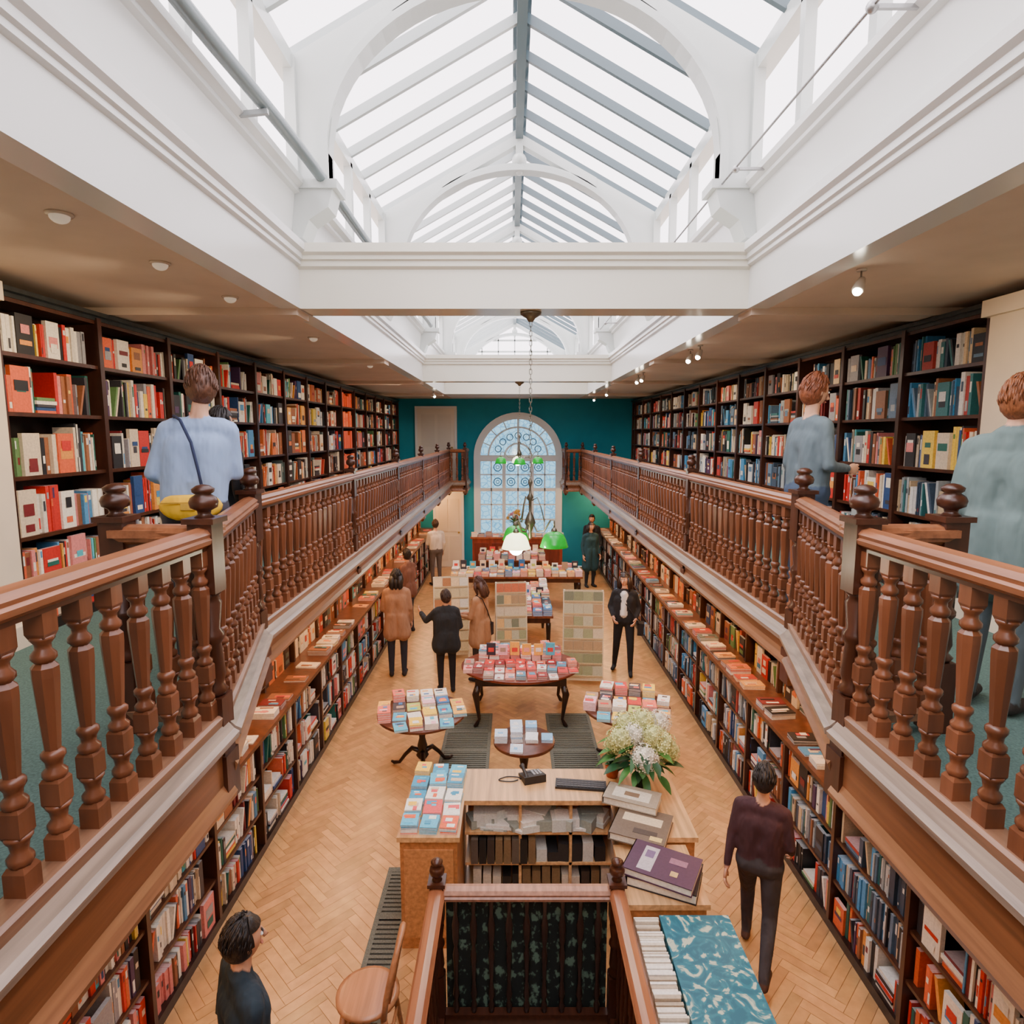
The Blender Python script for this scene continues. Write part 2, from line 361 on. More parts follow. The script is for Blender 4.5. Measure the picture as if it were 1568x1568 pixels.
for s in (-1,1):
    path=[(s*1.5,.15),(s*1.5,2.8),(s*LX,4.2),(s*LX,17.5),(s*1.42,17.5),(s*1.42,YE-.12)]
    poly=[(s*XO,YB),(s*1.45,YB)]+[(s*1.52,.15),(s*1.52,2.8),(s*(LX+.02),4.2),(s*(LX+.02),17.52),(s*1.44,17.52),(s*1.44,YE)]+[(s*XO,YE)]
    if s>0: poly=poly[::-1]
    mb=MB(); prism(mb,poly,GU,2.56,S(198,186,168),1); prism(mb,poly,2.56,GF,S(80,108,102),0); mb.obj('gallery_floor',[CARPET,MATTE])
    mb=MB(); nodes=set()
    for A,B in zip(path[:-1],path[1:]):
        d=(Vector(B)-Vector(A)); Ln=d.length; d/=Ln
        n=(d.y,-d.x) if s<0 else (-d.y,d.x)
        rail_run(mb,A,B,n,zf=2.3 if A[1]<1 else 2.42)
        nodes.add(A); k=max(1,int(round(Ln/2.75)))
        if Ln>4:
            for i in range(1,k): nodes.add((A[0]+d.x*Ln*i/k,A[1]+d.y*Ln*i/k))
    for (x,y) in sorted(nodes):
        big = y<4.3
        newel(mb,x,y,2.5 if not big else 2.36,3.6,BROWND,.055 if big else .045,fin=(y>2.5))
        zz=2.3 if big else 2.38
        box(mb,x-.065,x+.065,y-.065,y+.065,zz-.04,2.5,BROWND)
        lathe(mb,[(0,.01),(.03,.04),(.06,.05)],(x,y,zz-.1),10,BROWND)
    A=(s*1.5,2.8);B=(s*1.94,2.86)
    rail_run(mb,A,B,(0,-1),fascia=False,spacing=.14)
    box(mb,min(A[0],B[0]),max(A[0],B[0]),2.78,3.0,RZT+.02,RZT+.055,BROWNL,1)
    newel(mb,B[0],B[1],GF,3.6,BROWND,.055)
    mb.obj('gallery_balustrade',[WOOD,WOODH])
mb=MB(); box(mb,-1.44,1.44,YB,.1,2.3,GF,S(70,98,92)); mb.obj('bridge_floor',[CARPET])

# ---------------------------------------------------------------- books
def mkpal(P):
    L_=[]
    for c,w in P: L_+= [c]*w
    return L_
PALL=mkpal([(S(236,228,212),24),(S(216,198,170),12),(S(30,30,34),10),(S(58,56,62),5),(S(200,40,32),10),(S(220,96,56),6),(S(226,146,62),4),(S(236,200,76),3),(S(40,72,122),5),(S(76,140,186),5),(S(34,100,88),4),(S(96,134,80),3),(S(150,94,62),6),(S(116,34,38),4),(S(218,130,126),4),(S(150,150,156),6),(S(76,50,86),2),(S(84,180,194),2)])
WARM=mkpal([(S(240,216,180),13),(S(224,118,62),8),(S(194,58,40),7),(S(234,168,84),6),(S(60,42,36),8),(S(150,90,54),7),(S(90,104,96),4),(S(240,230,210),8)])
COOL=mkpal([(S(58,76,96),8),(S(92,120,146),7),(S(212,210,206),10),(S(36,40,48),8),(S(66,140,190),6),(S(160,168,170),6),(S(174,56,50),4),(S(50,112,116),5),(S(206,180,142),7),(S(142,90,60),4)])
ORNG=mkpal([(S(232,84,40),20),(S(240,116,66),4)])
PAST=mkpal([(S(244,240,232),14),(S(234,106,92),5),(S(216,52,50),5),(S(84,184,216),7),(S(246,184,76),5),(S(52,116,178),4),(S(244,190,206),4),(S(186,206,104),4),(S(50,50,64),3),(S(176,146,122),3),(S(248,210,60),3)])
def v4(mb,x0,x1,y0,y1,z0,z1,s,col,lean=0):
    a,b=(x0,x1); l=lean
    vs=[(a,y0,z0),(a,y1,z0),(a,y1+l,z1),(a,y0+l,z1),(b,y0,z0),(b,y1,z0),(b,y1+l,z1),(b,y0+l,z1)]
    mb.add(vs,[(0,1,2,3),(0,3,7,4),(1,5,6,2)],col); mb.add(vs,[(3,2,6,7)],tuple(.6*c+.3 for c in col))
def fill(mb,s,xf,ya,yb,z0,h,depth,pal,faceout=.05):
    y=ya+.005; run=0
    while y<yb-.02:
        r=R.random()
        if r<.012: y+=R.uniform(.02,.1); continue
        if r<faceout+.012:
            w=R.uniform(.12,.17)
            if y+w>yb: break
            c=R.choice(pal); hh=h*R.uniform(.65,.88); x=xf-s*.0
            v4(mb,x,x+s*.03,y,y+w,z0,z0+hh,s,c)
            for q in range(2):
                c2=R.choice(pal); a=R.uniform(.08,.6);b=a+R.uniform(.1,.3); e=R.uniform(.1,.3)
                xx=x-s*.002*(q+1)
                mb.add([(xx,y+w*e,z0+hh*a),(xx,y+w*(1-e),z0+hh*a),(xx,y+w*(1-e),z0+hh*b),(xx,y+w*e,z0+hh*b)],[(0,1,2,3)],c2)
            y+=w+.008; run=0; continue
        if r<faceout+.03:
            w=R.uniform(.17,.24)
            if y+w>yb: break
            z=z0
            for _ in range(R.randint(2,6)):
                t=R.uniform(.018,.035)
                if z+t>z0+h*.95: break
                v4(mb,xf+s*R.uniform(0,.02),xf+s*depth*.9,y,y+w-R.uniform(0,.03),z,z+t,s,R.choice(pal)); z+=t
            y+=w+.01; run=0; continue
        if r<faceout+.06 and y+.14<yb:
            hh=h*R.uniform(.6,.75); t=R.uniform(.02,.03); l=hh*.28
            for q in range(R.randint(1,2)):
                v4(mb,xf+s*.01,xf+s*depth*.8,y,y+t,z0,z0+hh,s,R.choice(pal),l); y+=t
            y+=l; run=0; continue
        if run<=0:
            run=R.randint(2,8); rh=h*R.uniform(.62,.9); rt=R.uniform(.016,.042); rc=R.choice(pal) if R.random()<.22 else None
        run-=1
        t=rt*R.uniform(.65,1.4); hh=min(rh*R.uniform(.92,1.06),h*.95) if rc is None else rh
        if y+t>yb: break
        c=rc or R.choice(pal); k=R.uniform(.8,1.1); c=tuple(min(.9,q*k) for q in c)
        x=xf+s*R.uniform(0,.03)
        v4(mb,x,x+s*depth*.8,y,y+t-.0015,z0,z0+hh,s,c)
        if R.random()<.65:
            lum=sum(c)/3; c2=R.choice(pal) if R.random()<.5 else ((.8,.78,.72) if lum<.3 else (.04,.04,.05))
            a=R.choice((.1,.3,.55,.72)); b=min(.95,a+R.uniform(.06,.32)); e=t*.22; xx=x-s*.0012
            mb.add([(xx,y+e,z0+hh*a),(xx,y+t-e,z0+hh*a),(xx,y+t-e,z0+hh*b),(xx,y+e,z0+hh*b)],[(0,1,2,3)],c2)
        y+=t
def stacks(mb,x0,x1,y0,y1,z,pal,dx=.17,dy=.23,mx=4,mn=1,a0=0,inside=None,p=1.0,tmax=.03):
    nx=max(1,int((x1-x0)/dx)); ny=max(1,int((y1-y0)/dy))
    for i in range(nx):
        for j in range(ny):
            if R.random()>p: continue
            cx=x0+(i+.5)*(x1-x0)/nx; cy=y0+(j+.5)*(y1-y0)/ny
            if inside and not inside(cx,cy): continue
            zz=z; c=R.choice(pal); same=R.random()<.6; ang=a0+R.uniform(-.09,.09); sc_=R.uniform(.84,.97)
            for k in range(R.randint(mn,mx)):
                if not same: c=R.choice(pal)
                t=R.uniform(.01,tmax); an=ang+R.uniform(-.05,.05)
                rbox(mb,cx,cy,zz,dx*sc_,dy*sc_,t*.7,an,tuple(.5*q+.36 for q in c)); rbox(mb,cx,cy,zz+t*.7,dx*sc_,dy*sc_,t*.3,an,c); zz+=t
            ca,sa=math.cos(an),math.sin(an)
            for q in range(3):
                c2=R.choice(pal); o=R.uniform(-.32,.32)*dy; u=R.uniform(-.12,.12)*dx
                rbox(mb,cx+u*ca-o*sa,cy+u*sa+o*ca,zz,dx*R.uniform(.2,.66),dy*R.uniform(.06,.3),.001*(q+1),an,c2)
for s in (-1,1):
    ys=4.15 if s<0 else 4.75; ct=CZ-.07
    case=MB(); bk=MB(); xf=s*3.46; xb=s*3.79
    shelves=[2.66,2.97,3.29,3.71,4.15,4.55,4.91]
    box(case,s*3.76,xb,ys,YE-.05,GF,ct,DARK)
    box(case,xf,xb,ys,YE-.05,GF,2.66,DARK)
    for z in shelves[1:]: box(case,xf+s*.01,s*3.76,ys,YE-.05,z-.028,z,BROWND)
    box(case,xf-s*.0,xb,ys,YE-.05,4.91,ct,S(36,42,44)); box(case,xf-s*.05,xb,ys,YE-.05,ct-.03,ct,S(36,42,44))
    y=ys; k=0
    while y<YE-.2:
        y2=min(y+1.03,YE-.08)
        box(case,xf-s*.012,s*3.76,y-.025,y+.025,GF,4.93,S(64,36,26))
        for i,z in enumerate(shelves[:-1]):
            pal=PALL
            if s<0 and k==8: pal=ORNG
            elif s<0 and 4<=k<8: pal=PALL if R.random()<.5 else WARM
            elif s>0: pal=COOL if R.random()<.5 else PALL
            fill(bk,s,xf+s*.025,y+.028,y2-.028,z,shelves[i+1]-.03-z,.2,pal,.11)
        y=y2; k+=1
    box(case,xf-s*.012,s*3.76,YE-.1,YE-.05,GF,4.93,BROWND)
    o=case.obj('gallery_bookcase',[WOOD]); bk.obj('books',[BOOK],parent=o)
    case=MB(); bk=MB(); y0=.9; y1=YE-.1
    box(case,s*XB,s*3.0,y0,y1,0,.08,DARK); box(case,s*2.84,s*2.88,y0,y1,.08,1.16,DARK)
    box(case,s*2.42,s*3.1,y0,y1,1.16,1.2,S(96,56,36)); box(case,s*3.06,s*3.12,y0,y1,1.2,2.40,DARK)
    for z in (.44,.80): box(case,s*(XB+.01),s*2.84,y0,y1,z-.025,z,BROWND)
    for z in (1.58,1.96): box(case,s*2.80,s*3.06,y0,y1,z-.022,z,BROWND)
    box(case,s*2.78,s*3.1,y0,y1,2.34,2.41,BROWND)
    y=y0;k=0
    while y<y1-.1:
        y2=min(y+.93,y1)
        box(case,s*(XB-.005),s*2.84,y-.02,y+.02,.08,1.16,S(64,36,26)); box(case,s*2.79,s*3.06,y-.02,y+.02,1.2,2.36,S(64,36,26))
        for z,h in ((.08,.33),(.44,.33),(.80,.33)):
            fill(bk,s,s*(XB+.02),y+.022,y2-.022,z,h,.2,PALL if (s<0) else (COOL if R.random()<.5 else PALL),.04)
        for z,h in ((1.2,.355),(1.58,.355),(1.96,.36)):
            fill(bk,s,s*2.82,y+.022,y2-.022,z,h,.16,WARM if R.random()<.65 else PALL,.3)
        stacks(bk,min(s*2.44,s*2.72),max(s*2.44,s*2.72),y+.04,y2-.04,1.2,WARM if R.random()<.4 else PALL,.26,.17,3,1,0,None,.7)
        y=y2;k+=1
    o=case.obj('ground_floor_bookcase',[WOOD]); bk.obj('books',[BOOK],parent=o)
mb=MB(); box(mb,3.4,3.8,4.1,4.68,GF,CZ-.07,CREAM); box(mb,3.36,3.8,4.06,4.72,GF,GF+.15,CREAM); box(mb,3.36,3.8,4.06,4.72,CZ-.19,CZ-.07,CREAM); mb.obj('wall_pier',[MATTE])
mb=MB(); box(mb,-3.8,-3.4,3.5,4.1,GF,CZ-.07,CREAM); box(mb,-3.8,-3.36,3.46,4.12,GF,GF+.15,CREAM); box(mb,-3.8,-3.36,3.46,4.12,CZ-.19,CZ-.07,CREAM); mb.obj('wall_pier',[MATTE])

# ---------------------------------------------------------------- lights
def spotlamp(x,y,z,e,ry=.5):
    em=empty('ceiling_spotlight',(x,y,z)); mb=MB(); M=Matrix.Rotation(ry,3,'Y')@Matrix.Rotation(-.4,3,'X')
    lathe(mb,[(0,.03),(.01,.03)],(0,0,-.012),14,S(210,205,195))
    tube(mb,[(0,0,-.01),(0,0,-.07)],.006,S(120,110,100),0,8)
    lathe(mb,[(-.075,.034),(-.07,.037),(-.03,.034),(.03,.02),(.035,.01)],(0,0,-.08),14,S(200,190,176),0,M)
    mb.obj('housing',[PAINT],parent=em)
    p=M@Vector((0,0,-.078)); m2=MB(); ell(m2,(p.x,p.y,p.z-.08),(.028,.028,.028),(1,.8,.5)); m2.obj('bulb',[BULBW],parent=em)
    sg=1 if x>0 else -1
    lamp('light','SPOT',(p.x,p.y,-.22),e,(1,.74,.48),.03,rot=(0,-sg*math.radians(48),0),parent=em,spot_size=math.radians(125),spot_blend=.8)
def dome(x,y,z,e):
    em=empty('ceiling_downlight',(x,y,z)); mb=MB()
    lathe(mb,[(-.012,.055),(-.006,.06),(0,.06)],(0,0,0),20,S(206,190,170)); mb.obj('rim',[PAINT],parent=em)
    m2=MB(); ell(m2,(0,0,-.012),(.045,.045,.035),(.9,.8,.65)); m2.obj('globe',[BULBD],parent=em)
    lamp('light','SPOT',(0,0,-.1),e,(1,.74,.48),.04,rot=(0,math.radians(48),0),parent=em,spot_size=math.radians(125),spot_blend=.8)
for y in (4.1,7.5,7.9,10.7,11.1,14.6,16.8): spotlamp(2.12,y,CZ,40)
spotlamp(-2.0,15.2,CZ,40,-.5)
for y in (3.1,3.95,4.9,6.9,9.6,12.6,17.0): dome(-2.25,y,CZ,42)  # farthest one is an added fill light, brightening the end wall and door
for s in (-1,1):
    for y in np.arange(1.9,18,2.0):
        em=empty('under_gallery_lamp',(s*2.45,float(y),GU)); mb=MB(); lathe(mb,[(-.04,.04),(-.03,.045),(0,.04)],(0,0,0),14,S(200,190,170)); mb.obj('housing',[METAL],parent=em)
        m2=MB(); ell(m2,(0,0,-.045),(.025,.025,.012),(1,.8,.5)); m2.obj('bulb',[BULB],parent=em)
        lamp('light','POINT',(0,0,-.12),28,(1,.54,.24),.04,parent=em)
w=bpy.data.worlds.new('World'); sc.world=w; w.use_nodes=True
bg=w.node_tree.nodes['Background']; bg.inputs[0].default_value=(1.0,.89,.95,1); bg.inputs[1].default_value=4.8
lamp('sun','SUN',(0,0,20),2.0,(1,.96,.95),rot=(math.radians(8),math.radians(-38),0),angle=math.radians(35))

gg=bpy.data.materials.new('green_glass'); gg.use_nodes=True; b=gg.node_tree.nodes['Principled BSDF']
b.inputs['Base Color'].default_value=(*S(0,140,40),1); b.inputs['Roughness'].default_value=.12; b.inputs['Emission Color'].default_value=(*S(0,180,40),1); b.inputs['Emission Strength'].default_value=.5
gp=bpy.data.materials.new('pale_glass'); gp.use_nodes=True; b=gp.node_tree.nodes['Principled BSDF']
b.inputs['Base Color'].default_value=(*S(226,236,190),1); b.inputs['Roughness'].default_value=.2; b.inputs['Emission Color'].default_value=(*S(250,240,190),1); b.inputs['Emission Strength'].default_value=3
def chandelier(x,y,ztop,z,r,angs):
    em=empty('chandelier',(x,y,0)); mb=MB(); BR=S(120,116,100)
    lathe(mb,[(0,.09),(-.02,.09),(-.05,.04),(-.08,.02)],(0,0,ztop),16,BR)
    zz=ztop-.08;k=0
    while zz>z+.5:
        a=math.pi/2*(k%2); dx,dy=.011*math.cos(a),.011*math.sin(a)
        tube(mb,[(-dx,-dy,zz),(-dx,-dy,zz-.035),(0,0,zz-.045),(dx,dy,zz-.035),(dx,dy,zz),(0,0,zz+.01),(-dx,-dy,zz)],.003,BR,0,5); zz-=.04;k+=1
    lathe(mb,[(.5,.006),(.46,.02),(.42,.008),(.36,.012),(.33,.03),(.30,.014),(.2,.012),(.15,.035),(.1,.05),(.06,.03),(.02,.012),(-.03,.02),(-.05,.003)],(0,0,z),14,BR)
    gm_=MB(); pm_=MB(); bm_=MB()
    for i,a in enumerate(angs):
        c,s_=math.cos(a),math.sin(a)
        tube(mb,[(t*c,t*s_,zz2) for t,zz2 in ((.02,z+.12),(r*.3,z+.03),(r*.6,z+.04),(r*.85,z+.14),(r,z+.14),(r,z+.08))],.008,BR,0,6)
        tube(mb,[(t*c,t*s_,zz2) for t,zz2 in ((.02,z+.3),(r*.3,z+.33),(r*.45,z+.25),(r*.6,z+.12))],.005,BR,0,6)
        lathe(mb,[(.08,.012),(.06,.025),(.03,.028)],(r*c,r*s_,z),12,BR)
        tgt=pm_ if i==0 else gm_
        prof=[(.045,.03),(.035,.055),(.015,.085),(-.02,.102),(-.055,.112),(-.09,.124)]
        full=prof+[(p[0]-.001,p[1]-.004) for p in prof[::-1]]
        vs=[];fs=[];sg=20
        for zq,rq in full:
            for q in range(sg): vs.append((r*c+rq*math.cos(2*math.pi*q/sg),r*s_+rq*math.sin(2*math.pi*q/sg),z+zq))
        for j in range(len(full)-1):
            for q in range(sg): fs.append((j*sg+q,j*sg+(q+1)%sg,(j+1)*sg+(q+1)%sg,(j+1)*sg+q))
        tgt.add(vs,fs,(1,1,1),0,True)
        if i==0: ell(bm_ ,(r*c,r*s_,z-.09),(.06,.06,.06),(1,.9,.7),0)
        else: ell(bm_ ,(r*c,r*s_,z-.03),(.03,.03,.04),(1,.9,.7),1)
    mb.obj('frame',[METAL],parent=em)
    if gm_.v: gm_.obj('green_shades',[gg],parent=em)
    if pm_.v: pm_.obj('pale_shade',[gp],parent=em)
    bm_.obj('bulbs',[BULBW,BULB],parent=em)
    lamp('light','POINT',(r*math.cos(angs[0]),r*math.sin(angs[0]),z-.22),16,(1,.85,.6),.05,parent=em)
chandelier(.06,5.45,5.03,3.12,.25,[math.radians(d) for d in (240,-35,120)])
chandelier(.05,12.56,5.03,3.5,.38,[math.radians(d) for d in (95,10,170,-90)])

# ---------------------------------------------------------------- floor grilles
def grille(x0,x1,y0,y1,nb=3):
    mb=MB(); c=S(98,102,92); box(mb,x0,x1,y0,y1,.0,.004,S(46,48,44))
    for a,b in ((x0,x0+.04),(x1-.04,x1)): box(mb,a,b,y0,y1,.0,.014,c)
    y=y0
    while y<y1-.03:
        box(mb,x0,x1,y,y+.03,.003,.012,c); y+=.048
    for i in range(nb+1):
        y=y0+(y1-y0-.06)*i/nb; box(mb,x0,x1,y,y+.06,0,.015,c)
    mb.obj('floor_grille',[CARPET])
grille(-1.0,-.38,6.9,8.5); grille(.38,1.0,6.9,8.5); grille(-1.24,-.98,3.0,5.3,4)

# ---------------------------------------------------------------- tables
def pedestal(name,x,y,r,h,pal,rot=.3,mx=4,dens=1,dx=.165):
    em=empty(name,(x,y,0),rot); mb=MB()
    lathe(mb,[(h-.04,r*.97),(h-.03,r),(h-.005,r),(h,r*.985)],(0,0,0),40,S(90,50,34),0)
    lathe(mb,[(.16,.05),(.2,.075),(.26,.045),(.32,.06),(.42,.035),(.52,.05),(.58,.03),(.62,.06),(h-.04,.09)],(0,0,0),16,DARK)
    for k in range(3):
        a=2*math.pi*k/3+.5; q=r*.75
        tube(mb,[(t*math.cos(a),t*math.sin(a),z) for t,z in ((.02,.24),(q*.35,.26),(q*.6,.16),(q*.8,.05),(q,.028),(q*1.1,.04))],[.032,.03,.024,.02,.022,.014],DARK,0,8)
    mb.obj('table',[WOOD],parent=em)
    bk=MB(); stacks(bk,-r,r,-r,r,h,pal,dx,dx*1.32,mx,1,0,lambda cx,cy:math.hypot(cx,cy)<r*.93,dens); bk.obj('books',[BOOK],parent=em)
    return em
pedestal('pedestal_table',-1.17,7.0,.52,.74,PAST,.2,5)
pedestal('pedestal_table',1.29,7.15,.52,.74,PAST,-.2,5)
LIGHTP=mkpal([(S(236,240,244),10),(S(200,220,240),4),(S(130,186,232),3)])
pedestal('round_side_table',.03,6.32,.33,.74,LIGHTP,0,6,.8,.14)
em=empty('oval_display_table',(.02,8.5,0)); mb=MB()
vs=[];n=48
pr=[(.70,.96),(.72,1),(.745,1),(.75,.985)]
fs=[]
for z,k in pr:
    for i in range(n): a=2*math.pi*i/n; vs.append((.84*k*math.cos(a),.66*k*math.sin(a),z))
for j in range(3):
    for i in range(n): fs.append((j*n+i,j*n+(i+1)%n,(j+1)*n+(i+1)%n,(j+1)*n+i))
fs.append(tuple(range(n))[::-1]); fs.append(tuple(3*n+i for i in range(n)))
mb.add(vs,fs,S(110,50,34),0)
for sx in (-1,1):
    for sy in (-1,1):
        x,y=sx*.58,sy*.4
        box(mb,x-.04,x+.04,y-.04,y+.04,.58,.70,DARK)
        tube(mb,[(x,y,.6),(x+sx*.035,y+sy*.02,.48),(x+sx*.01,y+sy*.01,.28),(x-sx*.01,y,.12),(x+sx*.03,y+sy*.01,.04),(x+sx*.06,y+sy*.02,.02)],[.045,.05,.03,.022,.03,.02],DARK,0,10)
for sx in (-1,1): box(mb,sx*.6-.015,sx*.6+.015,-.4,.4,.6,.7,DARK)
for sy in (-1,1): box(mb,-.6,.6,sy*.42-.015,sy*.42+.015,.6,.7,DARK)
mb.obj('table',[WOOD],parent=em)
REDP=mkpal([(S(216,56,52),8),(S(242,232,226),10),(S(240,166,158),6),(S(150,40,44),4),(S(228,120,88),5),(S(84,144,174),4),(S(170,146,130),3)])
bk=MB(); stacks(bk,-.8,.8,-.62,.1,.75,REDP,.14,.19,3,1,0,lambda x,y:(x/.82)**2+(y/.64)**2<1)
stacks(bk,-.6,.6,.1,.55,.75,REDP,.15,.15,8,4,0,lambda x,y:(x/.8)**2+(y/.62)**2<.95)
for i in range(6):
    x=-.42+i*.17; c=R.choice(PAST); hh=R.uniform(.15,.2); rbox(bk,x,.1,.85,.13,.02,hh,R.uniform(-.1,.1),c); rbox(bk,x,.088,.9,.08,.004,.06,0,R.choice(REDP))
bk.obj('books',[BOOK],parent=em)
def dtable(x0,x1,y0,y1,h,pal,mx=6,mn=2,up=True):
    em=empty('display_table',((x0+x1)/2,(y0+y1)/2,0)); hx=(x1-x0)/2;hy=(y1-y0)/2; mb=MB()
    box(mb,-hx,hx,-hy,hy,h-.04,h,S(120,66,40)); box(mb,-hx+.05,hx-.05,-hy+.05,hy-.05,h-.14,h-.04,BROWND)
    for a in (-1,1):
        for b_ in (-1,1): lathe(mb,[(0,.025),(.1,.035),(.2,.028),(h-.2,.045),(h-.14,.045)],(a*(hx-.08),b_*(hy-.08),0),10,DARK)
    mb.obj('table',[WOOD],parent=em); bk=MB()
    stacks(bk,-hx,hx,-hy,hy,h,pal,.17,.23,mx,mn)
    if up:
        x=-hx+.1
        while x<hx-.08:
            c=R.choice(pal); z=h+R.uniform(.08,.12); rbox(bk,x,0,z,.14,.02,R.uniform(.15,.22),0,c); rbox(bk,x,-.013,z+.06,.08,.004,.06,0,R.choice(pal)); x+=R.uniform(.17,.28)
    bk.obj('books',[BOOK],parent=em)
MIX=PAST+WARM[:20]
dtable(-.1,.62,10.5,12.6,.85,MIX,9,4)
dtable(-1.5,1.5,13.7,14.6,.8,MIX,7,2)
dtable(-.95,.75,15.3,16.2,.85,WARM+PAST,8,3)
em=empty('far_counter_desk',(0.05,17.2,0)); mb=MB(); c=S(128,54,36)
box(mb,-1.3,1.3,-.25,.25,1.12,1.17,S(150,80,50)); box(mb,-1.25,1.25,-.22,.22,0,1.12,c)
for i in range(5): box(mb,-1.2+i*.49,-.8+i*.49,-.235,-.22,.2,1.0,S(104,42,30))
mb.obj('counter',[WOOD],parent=em); bk=MB()
stacks(bk,-1.3,-.3,-.22,.2,1.17,WARM,.18,.2,5,1,0,None,.6); stacks(bk,.3,1.3,-.22,.2,1.17,WARM,.18,.2,5,1,0,None,.6); bk.obj('books',[BOOK],parent=em)

def rack(x,y,w,h,rot,cols,front=True):
    em=empty('greeting_card_rack',(x,y,0),rot); mb=MB(); fr=S(216,206,178)
    for sx in (-1,1):
        for sy in (-1,1):
            beam(mb,(sx*w/2,sy*.22,0),(sx*w/2,sy*.05,h),.03,.03,fr)
    for sy in (-1,1):
        mb.add([(-w/2,sy*.215,.08),(w/2,sy*.215,.08),(w/2,sy*.05,h),(-w/2,sy*.05,h)],[(0,1,2,3)],fr)
        rows=7
        for r_ in range(rows):
            t=(r_+.35)/rows; yy=sy*(.225-.17*t); z=.1+(h-.12)*t
            box(mb,-w/2,w/2,yy-.02 if sy<0 else yy,yy if sy<0 else yy+.02,z-.02,z+.005,S(196,180,140))
            n=4; rc=R.choice(cols)
            for i in range(n):
                cx=-w/2+(i+.5)*w/n; c=rc if R.random()<.6 else R.choice(cols); hh=.15
                mb.add([(cx-w/n*.48,yy+sy*.012,z),(cx+w/n*.48,yy+sy*.012,z),(cx+w/n*.48,yy-sy*.004,z+hh),(cx-w/n*.48,yy-sy*.004,z+hh)],[(0,1,2,3)],c)
    mb.obj('rack',[BOOK],parent=em)
GRC=[S(150,158,122),S(184,186,160),S(134,144,112),S(208,198,170),S(118,128,108),S(170,146,112)]
rack(1.05,9.75,.62,1.5,-.08,GRC); rack(-.12,10.3,.5,1.5,.1,GRC+[S(220,180,116),S(200,110,76)]); rack(-1.2,10.9,.6,1.45,.15,[S(230,210,170),S(200,190,150),S(220,220,206),S(170,120,80)])

# ---------------------------------------------------------------- cash desk
OAK=S(206,162,112); OAKD=S(178,120,72)
em=empty('cash_desk',(0,0,0)); mb=MB()
box(mb,-.98,-.5,4.38,5.36,.91,.95,OAK); box(mb,-.96,-.52,4.4,5.34,0,.91,OAKD)
box(mb,-.93,-.55,4.388,4.4,.1,.84,S(190,134,84))
box(mb,-.5,.8,4.86,5.36,.91,.95,OAK); box(mb,-.5,.8,5.28,5.34,0,.91,OAKD)
for z in (.08,.36,.64): box(mb,-.5,.8,4.9,5.28,z-.025,z,OAK)
for x in (-.03,.4): box(mb,x-.012,x+.012,4.9,5.28,.05,.91,OAK)
box(mb,.8,1.32,4.38,5.36,.91,.95,OAK); box(mb,.82,1.3,4.4,5.34,0,.91,OAKD)
mb.obj('counter',[WOODH],parent=em)
bk=MB()
for i in range(40):
    x=R.uniform(-.42,.72); rbox(bk,x,5.0+R.uniform(-.05,.1),.64+R.uniform(0,.02),.2,.15,R.uniform(.01,.13),R.uniform(-.6,.6),R.choice([S(236,232,222),S(210,214,206),S(180,190,180),S(150,160,150)]))
for i in range(8): rbox(bk,-.42+i*.07,5.0,.36,.06,.24,.22,0,R.choice([S(120,98,70),S(60,50,44),S(90,80,70),S(30,30,30)]))
for i in range(6): rbox(bk,.15+i*.1,5.02,.36,.09,.22,R.uniform(.08,.2),R.uniform(-.1,.1),R.choice([S(40,40,42),S(80,84,80),S(200,200,190)]))
for i in range(14): rbox(bk,-.4+i*.085,5.05,.08,.07,.24,R.uniform(.12,.22),0,R.choice([S(120,98,70),S(60,50,44),S(200,190,170),S(30,30,30)]))
bk.obj('papers_and_folders',[BOOK],parent=em)
bk=MB(); SKY=mkpal([(S(84,184,222),8),(S(232,98,48),5),(S(246,200,60),4),(S(240,240,232),7),(S(224,78,84),3),(S(54,150,192),4),(S(210,190,160),2)])
stacks(bk,-.97,-.51,4.4,5.34,.95,SKY,.15,.185,6,3,tmax=.022); bk.obj('books',[BOOK],parent=em)
em=empty('desk_telephone',(.08,5.2,.951),.3); mb=MB(); BLK=S(30,32,36)
prism_=[(-.09,0),(.09,0),(.09,.02),(-.09,.07)]
vs=[(-.1,y,z) for y,z in prism_]+[(.1,y,z) for y,z in prism_]
mb.add(vs,[(3,2,1,0),(4,5,6,7),(0,1,5,4),(1,2,6,5),(2,3,7,6),(3,0,4,7)],BLK)
tube(mb,[(-.07,-.08,.04),(-.07,-.04,.06),(-.07,.04,.085),(-.07,.08,.09)],[.026,.016,.016,.026],BLK,0,8)
for i in range(3):
    for j in range(4): box(mb,.0+i*.03,.02+i*.03,-.04+j*.025,-.025+j*.025,.05-j*.004,.06-j*.0035,S(150,155,160))
box(mb,-.03,.09,.05,.08,.03,.035,BLK); mb.obj('phone',[BOOK],parent=em)
mb=MB(); tube(mb,[(.09*math.cos(t)*(1+.25*math.sin(2*t)),.04*math.sin(t),.006) for t in np.linspace(0,6.0,26)],.005,BLK,0,6); mb.obj('phone_cable',[BOOK],loc=(-.12,5.18,.951))
mb=MB(); box(mb,-.22,.22,-.07,.07,0,.02,BLK)
for i in range(14):
    for j in range(4): box(mb,-.205+i*.0295,-.18+i*.0295,-.058+j*.03,-.034+j*.03,.02,.028,S(60,62,66))
mb.obj('keyboard',[BOOK],loc=(.50,5.08,.951),rotz=-.12)
